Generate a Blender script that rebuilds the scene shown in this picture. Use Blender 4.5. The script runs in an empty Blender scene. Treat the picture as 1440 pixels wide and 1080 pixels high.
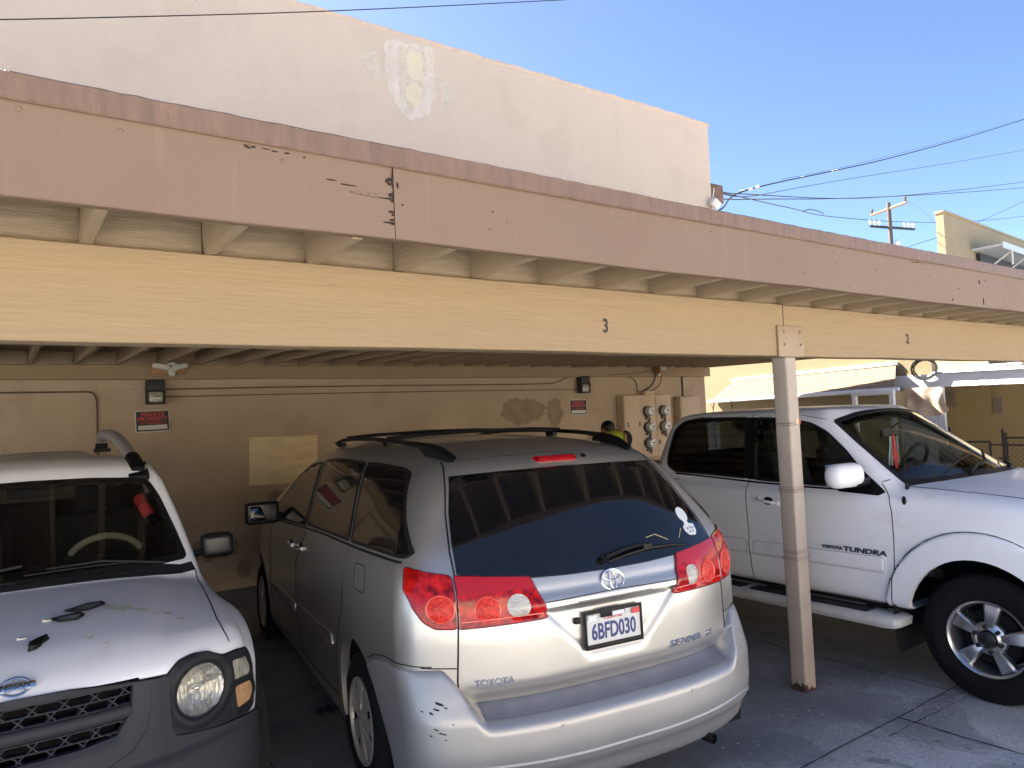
import bpy, bmesh, math, random
from mathutils import Vector, Matrix, Euler
from mathutils.bvhtree import BVHTree
from mathutils.geometry import delaunay_2d_cdt
random.seed(7)
sc=bpy.context.scene; COL=sc.collection; R=math.radians
import numpy as np
# ---- numeric helpers -------------------------------------------------------
def pchip(pts):
    xs=np.array([p[0] for p in pts],float); ys=np.array([p[1] for p in pts],float)
    hh=np.diff(xs); d=np.diff(ys)/hh; m=np.zeros_like(xs)
    m[0]=d[0]; m[-1]=d[-1]
    for i in range(1,len(xs)-1):
        if d[i-1]*d[i]>0:
            w1=2*hh[i]+hh[i-1]; w2=hh[i]+2*hh[i-1]
            m[i]=(w1+w2)/(w1/d[i-1]+w2/d[i])
    def fn(x):
        x=np.clip(x,xs[0],xs[-1]); i=np.clip(np.searchsorted(xs,x)-1,0,len(xs)-2)
        t=(x-xs[i])/hh[i]; t2=t*t; t3=t2*t
        return ys[i]*(2*t3-3*t2+1)+m[i]*hh[i]*(t3-2*t2+t)+ys[i+1]*(3*t2-2*t3)+m[i+1]*hh[i]*(t3-t2)
    return fn
def sst(a,b,x):
    t=np.clip((x-a)/(b-a),0,1); return t*t*(3-2*t)
def smax(a,b,k):
    hh=np.maximum(k-np.abs(a-b),0)/k; return np.maximum(a,b)+hh*hh*k*.25
def smin(a,b,k): return -smax(-a,-b,k)
def polysdf(px,pz,poly):
    # signed distance to a closed 2D polygon, negative inside
    P=np.array(poly,float); Q=np.roll(P,-1,0); d=np.full(px.shape,1e9); ins=np.zeros(px.shape,bool)
    for (ax,az),(bx,bz) in zip(P,Q):
        ex,ez=bx-ax,bz-az; l=ex*ex+ez*ez+1e-12
        t=np.clip(((px-ax)*ex+(pz-az)*ez)/l,0,1)
        d=np.minimum(d,(px-ax-t*ex)**2+(pz-az-t*ez)**2)
        c=((az>pz)!=(bz>pz)); xx=ax+(pz-az)*ex/np.where(abs(ez)<1e-12,1e-12,ez)
        ins^=(c&(px<xx))
    d=np.sqrt(d); return np.where(ins,-d,d)
# ---- silver minivan --------------------------------------------------------
V_top=pchip([(-1.3,1.60),(-.57,1.668),(-.3,1.708),(.2,1.742),(1.0,1.757),(1.6,1.735),(2.0,1.655),(2.4,1.485),(2.8,1.285),(3.1,1.145),(3.4,1.065),(3.7,.975),(3.9,.86),(4.02,.7)])
V_hatch=pchip([(.2,-.96),(.6,-.985),(.66,-1.0),(.735,-1.035),(.9,-1.035),(1.02,-1.03),(1.09,-1.02),(1.155,-.995),(1.25,-.93),(1.4,-.795),(1.6,-.612),(1.66,-.56),(1.72,-.47),(1.9,-.3)])
V_bump=pchip([(.18,-.96),(.26,-1.045),(.36,-1.09),(.39,-1.115),(.50,-1.135),(.60,-1.132),(.70,-1.10),(.80,-1.055)])
V_front=pchip([(.2,3.80),(.3,3.93),(.5,3.99),(.65,3.98),(.8,3.93),(.95,3.8),(1.2,3.6)])
V_hw=pchip([(.16,.84),(.22,.915),(.32,.95),(.5,.962),(.75,.972),(.95,.972),(1.1,.962),(1.2,.94),(1.32,.885),(1.5,.79),(1.62,.722),(1.72,.66),(1.8,.6)])
V_plan=pchip([(-1.12,.96),(-.6,.985),(0,1),(2.4,1),(3.0,.985),(3.5,.93),(3.8,.86),(4.0,.76)])
def van_f(p):
    x,y,z=p[...,0],p[...,1],p[...,2]; ay=np.abs(y)
    side=ay-V_hw(z)*V_plan(x)-.008*np.exp(-((z-.62)/.03)**2)*sst(.42,.5,x)*sst(2.62,2.55,x)
    top=z-(V_top(x)-.045*(ay/.7)**2.5)
    cz=.16*(ay/.85)**3
    hx=V_hatch(z)
    # raised handle bar between the lamps, recess for the plate
    bar=.020*sst(1.012,1.030,z)*sst(1.10,1.045,z)*sst(.52,.48,ay)
    hw=np.interp(z,[.80,1.02],[.17,.40])
    rec=.017*sst(.775,.815,z)*sst(1.020,1.000,z)*sst(0.01,-.055,ay-hw)
    xr=hx-bar+rec
    rear=(xr+cz)-x
    front=x-(V_front(z)-.35*(ay/.9)**2.6)
    bot=.2-z
    f=smax(side,top,.16)
    f=smax(f,rear,.10); f=smax(f,front,.16); f=smax(f,bot,.06)
    return f
def vbump_f(p):
    # rear bumper of the minivan: a shell round the lower rear
    x,y,z=p[...,0],p[...,1],p[...,2]; ay=np.abs(y)
    side=ay-V_hw(z)*V_plan(x)-.005
    cz=.16*(ay/.85)**3
    rear=(V_bump(z)+cz)-x
    led=.655+.50*np.clip(x+1.0-cz,-.2,0)*sst(.80,.64,ay)+.160*sst(.67,.815,ay)
    sid=np.interp(x,[-1.0,-.80,-.60,-.45,-.34],[.812,.822,.812,.783,.742])
    t=sst(-.93,-.80,x); top=z-(led*(1-t)+sid*t)
    f=smax(side,rear,.12); f=smax(f,top,.035); f=smax(f,.25-z,.05); f=smax(f,x+.33,.01)
    inn=smax(ay-.86,-(x+.93),.02)
    return f
# ---- white pickup ----------------------------------------------------------
T_hood=pchip([(-6,1.30),(-2.75,1.30),(-2.6,1.31),(-.7,1.335),(-.25,1.325),(.1,1.30),(.5,1.25),(.8,1.19),(.92,1.12),(.98,1.0)])
T_roof=pchip([(-2.85,1.78),(-2.6,1.822),(-2.2,1.843),(-1.7,1.848),(-1.3,1.842),(-1.0,1.805),(-.9,1.772)])
T_hw=pchip([(.4,.88),(.48,.925),(.55,.955),(.65,.966),(.9,.972),(1.1,.962),(1.2,.945),(1.27,.91),(1.34,.86)])
T_gh=pchip([(1.2,.90),(1.3,.872),(1.45,.825),(1.6,.765),(1.72,.71),(1.80,.66),(1.9,.58)])
T_plan=pchip([(-5,.985),(-3,1),(0,1),(.4,.985),(.8,.93),(.97,.84)])
def tr_r(x,z,cx=0.0,cz=.385,a=.445,b=.49): return np.sqrt(((x-cx)/a)**2+((z-cz)/b)**2)
def truck_f(p):
    x,y,z=p[...,0],p[...,1],p[...,2]; ay=np.abs(y)
    r=tr_r(x,z)
    fl=.028*sst(1.335,1.315,r)*sst(.35,.5,z+.2)*sst(.62,.56,x)
    r2=tr_r(x,z,-3.57)
    fl=fl+.028*sst(1.335,1.315,r2)
    md=.012*sst(.712,.722,z)*sst(.822,.812,z)*sst(-.56,-.575,x)*sst(-2.45,-2.4,x)
    side=ay-T_hw(z)*T_plan(x)-fl-md
    top=z-(T_hood(x)-.05*(ay/.85)**2.5)
    front=x-(.97-.12*sst(.75,1.2,z)-.20*(ay/.9)**2.5)
    rear=-4.85-x
    low=smax(smax(side,top,.10),front,.16); low=smax(low,rear,.08); low=smax(low,.485-z,.06)
    g_side=ay-T_gh(z)
    g_top=z-(T_roof(x)-.012*(ay/.6)**2)
    # windscreen: straight line in the profile, bowed in plan
    wx=np.interp(z,[1.25,1.80],[-.14,-.99])
    g_front=(x-(wx-.24*(ay/.75)**2.2))*.54
    g_rear=(np.interp(z,[1.2,1.85],[-2.80,-2.70])-x)
    g=smax(g_side,g_top,.12); g=smax(g,g_front,.035); g=smax(g,g_rear,.20); g=smax(g,1.0-z,.05)
    return smin(low,g,.03)
# ---- white SUV -------------------------------------------------------------
X_hood=pchip([(-4,1.10),(-.6,1.125),(-.3,1.115),(.1,1.085),(.45,1.04),(.62,1.0),(.72,.955),(.78,.88)])
X_front=pchip([(.25,.72),(.4,.79),(.56,.80),(.60,.765),(.8,.745),(.92,.735),(.97,.70),(1.02,.62),(1.1,.4)])
X_roof=pchip([(-3.75,1.64),(-3.5,1.70),(-2.2,1.735),(-1.5,1.745),(-1.2,1.735),(-1.0,1.69),(-.9,1.65)])
X_hw=pchip([(.25,.80),(.4,.85),(.6,.865),(.85,.87),(1.0,.85),(1.07,.82),(1.12,.78)])
X_gh=pchip([(1.0,.82),(1.1,.80),(1.3,.755),(1.5,.70),(1.62,.66),(1.72,.61),(1.8,.55)])
X_plan=pchip([(-3.75,.96),(-2.65,1),(0,1),(.35,.985),(.6,.93),(.8,.85)])
def suv_f(p):
    x,y,z=p[...,0],p[...,1],p[...,2]; ay=np.abs(y)
    r=np.sqrt(x**2+((z-.36)/1.02)**2); r2=np.sqrt((x+2.65)**2+((z-.36)/1.02)**2)
    fl=.05*sst(.66,.56,r)+.05*sst(.66,.56,r2)
    side=ay-X_hw(z)*X_plan(x)-fl
    top=z-(X_hood(x)-.06*(ay/.8)**2.4+.012*sst(.52,.44,ay-.12*sst(.6,-.4,x))*sst(.75,.4,x))
    front=x-(X_front(z)-.30*(ay/.88)**2.6)
    low=smax(smax(side,top,.09),front,.07); low=smax(low,-3.72-x,.1); low=smax(low,.3-z,.05)
    g_side=ay-X_gh(z)
    g_top=z-(X_roof(x)-.03*(ay/.6)**2+.035*sst(-2.3,-2.6,x)*sst(.36,.28,ay))
    wx=np.interp(z,[1.05,1.70],[-.28,-.985])
    g_front=(x-(wx-.10*(ay/.7)**2.2))*.66
    g=smax(g_side,g_top,.09); g=smax(g,g_front,.03); g=smax(g,-3.70-x,.1); g=smax(g,.9-z,.05)
    return smin(low,g,.025)
# ---- ray-meshed box --------------------------------------------------------
def seg(*a):
    # seg(x0,step,x1,step,x2...) -> non-uniform grid line
    out=[a[0]]
    for i in range(1,len(a)-1,2):
        n=max(1,int(round((a[i+1]-out[-1])/a[i]))); out+=list(np.linspace(out[-1],a[i+1],n+1)[1:])
    return np.array(out)
def boxmesh(f,gx,gy,gz,c,s,off=0.0,zcap=None):
    nx,ny,nz=len(gx),len(gy),len(gz)
    idx=-np.ones((nx,ny,nz),np.int64)
    m=np.zeros((nx,ny,nz),bool); m[0]=m[-1]=True; m[:,0]=m[:,-1]=True; m[:,:,0]=m[:,:,-1]=True
    I,J,K=np.nonzero(m); idx[I,J,K]=np.arange(len(I))
    q=np.stack([gx[I],gy[J],gz[K]],1); c=np.array(c,float); s=np.array(s,float)
    o=c+(q-c)*s
    if zcap is not None: o[:,2]=np.minimum(o[:,2],zcap(o[:,0]))
    d=q-o
    t0=np.zeros(len(q)); t1=np.full(len(q),1.25); done=np.zeros(len(q),bool)
    N=26
    for k in range(1,N+1):
        t=1.25*k/N; v=f(o+d*t)+off
        hit=(v>0)&~done; t1[hit]=t; t0[hit]=t-1.25/N; done|=hit
    for k in range(14):
        tm=(t0+t1)/2; v=f(o+d*tm[:,None])+off; ins=v<0
        t0=np.where(ins,tm,t0); t1=np.where(ins,t1,tm)
    P=o+d*((t0+t1)/2)[:,None]
    F=[]
    def quads(A,flip):
        a,b,c_,d_=A[:-1,:-1],A[1:,:-1],A[1:,1:],A[:-1,1:]
        Q=np.stack([a,b,c_,d_],-1).reshape(-1,4)
        F.append(Q[:,::-1] if flip else Q)
    quads(idx[0],True); quads(idx[-1],False)
    quads(idx[:,0],False); quads(idx[:,-1],True)
    quads(idx[:,:,0],True); quads(idx[:,:,-1],False)
    return P,np.concatenate(F)
# ================= mesh collecting helpers ==================================
class MB:
    def __init__(s): s.v=[]; s.f=[]; s.m=[]
    def add(s,vs,fs,mi=0):
        b=len(s.v); s.v+= [tuple(map(float,v)) for v in vs]; s.f+=[tuple(int(i)+b for i in f) for f in fs]; s.m+=[mi]*len(fs); return s
    def box(s,c,size,rot=None,mi=0,taper=None):
        x,y,z=[k/2 for k in size]; M=rot.to_matrix() if isinstance(rot,Euler) else (Euler(rot).to_matrix() if rot else Matrix.Identity(3))
        vs=[]
        for sx,sy,sz in ((-1,-1,-1),(1,-1,-1),(1,1,-1),(-1,1,-1),(-1,-1,1),(1,-1,1),(1,1,1),(-1,1,1)):
            t=1 if (taper is None or sz<0) else taper
            vs.append(Vector(c)+M@Vector((sx*x*t,sy*y*t,sz*z)))
        return s.add(vs,[(0,3,2,1),(4,5,6,7),(0,1,5,4),(1,2,6,5),(2,3,7,6),(3,0,4,7)],mi)
    def bx(s,x0,x1,y0,y1,z0,z1,mi=0): return s.box(((x0+x1)/2,(y0+y1)/2,(z0+z1)/2),(abs(x1-x0),abs(y1-y0),abs(z1-z0)),None,mi)
    def tube(s,pts,r,n=8,mi=0,cap=True,closed=False):
        P=[Vector(p) for p in pts]; k=len(P); rs=r if isinstance(r,(list,tuple)) else [r]*k
        rings=[]; up=None
        for i in range(k):
            if closed: t=P[(i+1)%k]-P[i-1]
            else: t=P[min(i+1,k-1)]-P[max(i-1,0)]
            if t.length<1e-9: t=Vector((0,0,1))
            t.normalize()
            if up is None:
                up=Vector((0,0,1)) if abs(t.z)<.9 else Vector((1,0,0))
            a=up-t*up.dot(t)
            if a.length<1e-6: a=t.orthogonal()
            a.normalize(); b=t.cross(a); up=a
            rings.append([P[i]+(a*math.cos(2*math.pi*j/n)+b*math.sin(2*math.pi*j/n))*rs[i] for j in range(n)])
        vs=[v for q in rings for v in q]; fs=[]
        for i in range(k if closed else k-1):
            i2=(i+1)%k
            for j in range(n):
                j2=(j+1)%n; fs.append((i*n+j,i*n+j2,i2*n+j2,i2*n+j))
        if cap and not closed: fs.append(tuple(reversed(range(n)))); fs.append(tuple(range((k-1)*n,k*n)))
        return s.add(vs,fs,mi)
    def cyl(s,a,b,r,n=16,mi=0): return s.tube([a,b],r,n,mi)
    def lathe(s,prof,axis='y',c=(0,0,0),n=48,mi=0,close=False,a0=0,a1=2*math.pi):
        # prof: (radius, along)
        full=abs(a1-a0-2*math.pi)<1e-6; k=len(prof); vs=[]; m=n if full else n+1
        for j in range(m):
            a=a0+(a1-a0)*j/n; ca,sa=math.cos(a),math.sin(a)
            for r,h in prof:
                p={'y':(r*ca,h,r*sa),'z':(r*ca,r*sa,h),'x':(h,r*ca,r*sa)}[axis]
                vs.append((c[0]+p[0],c[1]+p[1],c[2]+p[2]))
        fs=[]
        for j in range(n):
            j2=(j+1)%m
            for i in range(k-1 if not close else k):
                i2=(i+1)%k; fs.append((j*k+i,j*k+i2,j2*k+i2,j2*k+i))
        return s.add(vs,fs,mi)
    def sph(s,c,r,n=16,m=10,mi=0):
        r=r if isinstance(r,(list,tuple)) else (r,r,r); vs=[(c[0],c[1],c[2]-r[2])]; fs=[]
        for i in range(1,m):
            t=-math.pi/2+math.pi*i/m
            for j in range(n):
                a=2*math.pi*j/n; vs.append((c[0]+r[0]*math.cos(t)*math.cos(a),c[1]+r[1]*math.cos(t)*math.sin(a),c[2]+r[2]*math.sin(t)))
        vs.append((c[0],c[1],c[2]+r[2])); L=len(vs)-1
        for j in range(n):
            j2=(j+1)%n; fs.append((0,1+j2,1+j)); fs.append((L,1+(m-2)*n+j,1+(m-2)*n+j2))
            for i in range(m-2): fs.append((1+i*n+j,1+i*n+j2,1+(i+1)*n+j2,1+(i+1)*n+j))
        return s.add(vs,fs,mi)
    def prism(s,poly,axis,a,b,mi=0):
        # extrude a 2D polygon: axis 'y' -> poly (x,z); 'x' -> (y,z); 'z' -> (x,y)
        def P(p,h): return {'y':(p[0],h,p[1]),'x':(h,p[0],p[1]),'z':(p[0],p[1],h)}[axis]
        n=len(poly); vs=[P(p,a) for p in poly]+[P(p,b) for p in poly]
        fs=[tuple(range(n)),tuple(range(2*n-1,n-1,-1))]+[(i,i+n,(i+1)%n+n,(i+1)%n) for i in range(n)]
        return s.add(vs,fs,mi)
    def pieces(s,name,mats,parent=None,**k):
        # every loose piece becomes an object of its own
        up=list(range(len(s.v)))
        def fd(a):
            while up[a]!=a: up[a]=up[up[a]]; a=up[a]
            return a
        for f in s.f:
            r=fd(f[0])
            for q in f[1:]: up[fd(q)]=r
        gr={}
        for f,mi in zip(s.f,s.m): gr.setdefault(fd(f[0]),[]).append((f,mi))
        out=[]
        for fs in gr.values():
            ids={}; m=MB()
            for f,mi in fs:
                m.f.append(tuple(ids.setdefault(i,len(ids)) for i in f)); m.m.append(mi)
            m.v=[s.v[i] for i in ids]; out.append(m.build(name,mats,parent,**k))
        return out
    def build(s,name,mats,parent=None,smooth=35,bevel=0,seg=2,loc=None,rot=None,fixn=True):
        me=bpy.data.meshes.new(name); me.from_pydata(s.v,[],s.f)
        mats=mats if isinstance(mats,(list,tuple)) else [mats]
        for m in mats: me.materials.append(m)
        if len(mats)>1: me.polygons.foreach_set('material_index',s.m)
        if bevel or fixn:
            bm=bmesh.new(); bm.from_mesh(me)
            if fixn: bmesh.ops.recalc_face_normals(bm,faces=bm.faces)
            if bevel:
                es=[e for e in bm.edges if len(e.link_faces)==2 and e.calc_face_angle(0)>.5]
                bmesh.ops.bevel(bm,geom=es,offset=bevel,segments=seg,affect='EDGES',profile=.5,clamp_overlap=True)
            bm.to_mesh(me); bm.free()
        if smooth:
            me.shade_smooth(); me.set_sharp_from_angle(angle=R(smooth))
        o=bpy.data.objects.new(name,me); COL.objects.link(o)
        if parent: o.parent=parent
        if loc: o.location=loc
        if rot: o.rotation_euler=rot
        return o
def tag(o,label=None,cat=None,group=None,kind=None):
    if label: o['label']=label
    if cat: o['category']=cat
    if group: o['group']=group
    if kind: o['kind']=kind
    return o
def empty(name,loc=(0,0,0),rz=0,label=None,cat=None,group=None):
    o=bpy.data.objects.new(name,None); COL.objects.link(o); o.location=loc; o.rotation_euler=(0,0,rz); o.empty_display_size=.1
    return tag(o,label,cat,group)
def children(o): return [c for c in bpy.data.objects if c.parent==o]
def copy_tree(o,parent=None):
    c=o.copy(); COL.objects.link(c); c.parent=parent
    for ch in children(o): copy_tree(ch,c)
    return c
def text(name,body,size,m,parent=None,M=None,ext=.002,align='CENTER',sx=1,shear=0,bold=0,bev=0):
    cu=bpy.data.curves.new(name,'FONT'); cu.body=body; cu.size=size; cu.extrude=ext; cu.align_x=align; cu.align_y='CENTER'; cu.shear=shear; cu.offset=bold; cu.bevel_depth=bev; cu.resolution_u=3
    t=bpy.data.objects.new('tmp',cu); COL.objects.link(t)
    dg=bpy.context.evaluated_depsgraph_get(); me=bpy.data.meshes.new_from_object(t.evaluated_get(dg)); bpy.data.objects.remove(t)
    me.name=name
    if sx!=1: me.transform(Matrix.Diagonal((sx,1,1,1)))
    if M is not None: me.transform(M)
    me.materials.clear(); me.materials.append(m)
    o=bpy.data.objects.new(name,me); COL.objects.link(o)
    if parent: o.parent=parent
    return o
def frame(origin,right,up):
    # matrix taking text XY plane to right/up axes
    r=Vector(right).normalized(); u=Vector(up); u=(u-r*u.dot(r)).normalized(); n=r.cross(u)
    M=Matrix((( r.x,u.x,n.x,origin[0]),(r.y,u.y,n.y,origin[1]),(r.z,u.z,n.z,origin[2]),(0,0,0,1))); return M
# ================= curved-body tools ========================================
def resample(poly,sp,closed=True):
    P=[Vector(p) for p in poly]; out=[]; n=len(P)
    for i in range(n if closed else n-1):
        a,b=P[i],P[(i+1)%n]; k=max(1,int(math.ceil((b-a).length/sp)))
        out+=[a.lerp(b,j/k) for j in range(k)]
    if not closed: out.append(P[-1])
    return out
def rnd(poly,r,n=5,closed=True):
    # round the corners of a polygon
    P=[Vector(p[:2]) for p in poly]; out=[]; N=len(P)
    for i in range(N):
        p=P[i]; a=P[i-1]; b=P[(i+1)%N]
        if not closed and i in (0,N-1): out.append(tuple(p)); continue
        da,db=(a-p),(b-p); la,lb=da.length,db.length; q=min(r,la*.48,lb*.48)
        s=p+da/la*q; e=p+db/lb*q
        for j in range(n+1):
            t=j/n; out.append(tuple(s*(1-t)**2+p*2*t*(1-t)+e*t*t))
    return out
def inset(poly,d):
    P=[Vector(p) for p in poly]; n=len(P); A=sum(P[i].x*P[(i+1)%n].y-P[(i+1)%n].x*P[i].y for i in range(n)); s=1 if A>0 else -1
    out=[]
    for i in range(n):
        a=(P[i]-P[i-1]); b=(P[(i+1)%n]-P[i])
        if a.length<1e-7: a=b
        if b.length<1e-7: b=a
        a.normalize(); b.normalize(); na=Vector((-a.y,a.x))*s; nb=Vector((-b.y,b.x))*s; m=(na+nb)
        if m.length<1e-6: m=na
        m.normalize(); c=max(.4,m.dot(na)); out.append(tuple(P[i]+m*d/c))
    return out
def mir(poly): return [(-p[0],p[1]) for p in reversed(poly)]
class Body:
    """a smooth closed body given by an implicit function, ray-meshed"""
    def __init__(s,f,gx,gy,gz,c,sc_,zcap=None):
        s.f=f; s.P,s.F=boxmesh(f,gx,gy,gz,c,sc_,0.0,zcap); s.g=(gx,gy,gz,c,sc_)
        s.bvh=BVHTree.FromPolygons([tuple(p) for p in s.P],[tuple(map(int,q)) for q in s.F])
    def cast(s,u,v,kind,sign):
        if kind=='side': o,d=Vector((u,sign*3,v)),Vector((0,-sign,0))
        elif kind=='end': o,d=Vector((sign*8,u,v)),Vector((-sign,0,0))
        else: o,d=Vector((u,v,4)),Vector((0,0,-1))
        h=s.bvh.ray_cast(o,d)
        if h[0] is None:
            # nearest fallback
            q=Vector((u,sign*.9,v)) if kind=='side' else (Vector((sign*1.0,u,v)) if kind=='end' else Vector((u,v,1.2)))
            h=s.bvh.find_nearest(q)
        n=h[1]
        if n.dot(d)>0: n=-n
        # smooth normal from the implicit function
        e=.004; p=np.array(h[0]); Q=np.stack([p+[e,0,0],p-[e,0,0],p+[0,e,0],p-[0,e,0],p+[0,0,e],p-[0,0,e]])
        w=s.f(Q); g=Vector((w[0]-w[1],w[2]-w[3],w[4]-w[5]))
        if g.length>1e-9: g.normalize()
        else: g=n
        return Vector(h[0]),g
    def patch(s,poly,kind,sign,off=.003,sp=.03,disp=None,holes=None,depth=.012,mb=None,mi=0):
        B=[Vector(p) for p in resample(poly,sp)]; n=len(B)
        pts=list(B); edges=[(i,(i+1)%n) for i in range(n)]
        HP=[]
        for hp in (holes or []):
            hb=[Vector(p) for p in resample(hp,sp)]; k=len(pts); pts+=hb; edges+=[(k+i,k+(i+1)%len(hb)) for i in range(len(hb))]; HP.append((k,len(hb),hp))
        xs=[p[0] for p in poly]; ys=[p[1] for p in poly]
        gx=np.arange(min(xs)+sp/2,max(xs),sp); gy=np.arange(min(ys)+sp/2,max(ys),sp)
        if len(gx) and len(gy):
            X,Y=np.meshgrid(gx,gy); sd=polysdf(X,Y,poly); ok=sd<-.45*sp
            for hp in (holes or []): ok&=polysdf(X,Y,hp)>.45*sp
            pts+=[Vector((a,b)) for a,b in zip(X[ok],Y[ok])]
        r=delaunay_2d_cdt(pts,edges,[],0,1e-6); V=r[0]; T=r[2]
        va=np.array([tuple(v) for v in V]); cen=np.array([va[list(t)].mean(0) for t in T]); keep=polysdf(cen[:,0],cen[:,1],poly)<0
        for hp in (holes or []): keep&=polysdf(cen[:,0],cen[:,1],hp)>0
        T=[t for t,k in zip(T,keep) if k]
        top=[];bot=[]
        for v in V:
            h,nn=s.cast(v[0],v[1],kind,sign); d=off+(disp(v[0],v[1]) if disp else 0)
            top.append(h+nn*d); bot.append(h+nn*(off-depth))
        # boundary skirt
        cnt={}
        for t in T:
            for i in range(3):
                e=(t[i],t[(i+1)%3]); cnt[e]=1
        sk=[(a,b) for (a,b) in cnt if (b,a) not in cnt]
        nV=len(V); fs=[tuple(t) for t in T]+[(b,a,a+nV,b+nV) for a,b in sk]
        mb=mb or MB(); mb.add(top+bot,fs,mi); return mb
    def line(s,pts,kind,sign,r=.003,sink=.0008,sp=.03,mb=None,n=6,mi=0,closed=False,out=0):
        P=[s.cast(p[0],p[1],kind,sign) for p in resample(pts,sp,closed)]
        mb=mb or MB(); mb.tube([h+nn*(out-sink) for h,nn in P],r,n,mi,closed=closed); return mb
def mesh_np(name,P,F,m,parent=None,smooth=True):
    me=bpy.data.meshes.new(name); used=np.unique(F); mp=-np.ones(len(P),int); mp[used]=np.arange(len(used)); P=P[used]; F=mp[F]
    me.vertices.add(len(P)); me.vertices.foreach_set('co',P.astype(np.float32).ravel())
    me.loops.add(F.size); me.loops.foreach_set('vertex_index',F.astype(np.int32).ravel())
    me.polygons.add(len(F)); me.polygons.foreach_set('loop_start',np.arange(0,F.size,4,dtype=np.int32))
    me.update(calc_edges=True); me.validate(); me.materials.append(m)
    if smooth: me.shade_smooth(); me.set_sharp_from_angle(angle=R(50))
    o=bpy.data.objects.new(name,me); COL.objects.link(o)
    if parent: o.parent=parent
    return o
def cut(P,F,f,specs,fix=True):
    """specs: (sdf(P)->array negative inside, mask(P)->bool, gradient axes)"""
    P=P.copy()
    for sdf,mask,axes in specs:
        C=P[F].mean(1); rem=(sdf(C)<0)&mask(C); Fr=F[rem]; F=F[~rem]
        b=np.intersect1d(np.unique(Fr),np.unique(F)); Q=P[b]; e=1e-4
        for it in range(3):
            d=sdf(Q); g=np.zeros_like(Q)
            for a in axes:
                dq=np.zeros(3); dq[a]=e; g[:,a]=(sdf(Q+dq)-sdf(Q-dq))/(2*e)
            gl=(g**2).sum(1)[:,None]+1e-9; Q=Q-g*np.clip(d,-.03,.03)[:,None]/gl
            if fix:
                ax=[k for k in range(3) if k not in axes][0]; dq=np.zeros(3); dq[ax]=1e-4
                fy=(f(Q+dq)-f(Q-dq))/2e-4; fy=np.where(np.abs(fy)<.2,1e9,fy); Q[:,ax]-=np.clip(f(Q)/fy,-.02,.02)
        P[b]=Q
    return P,F
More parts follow.
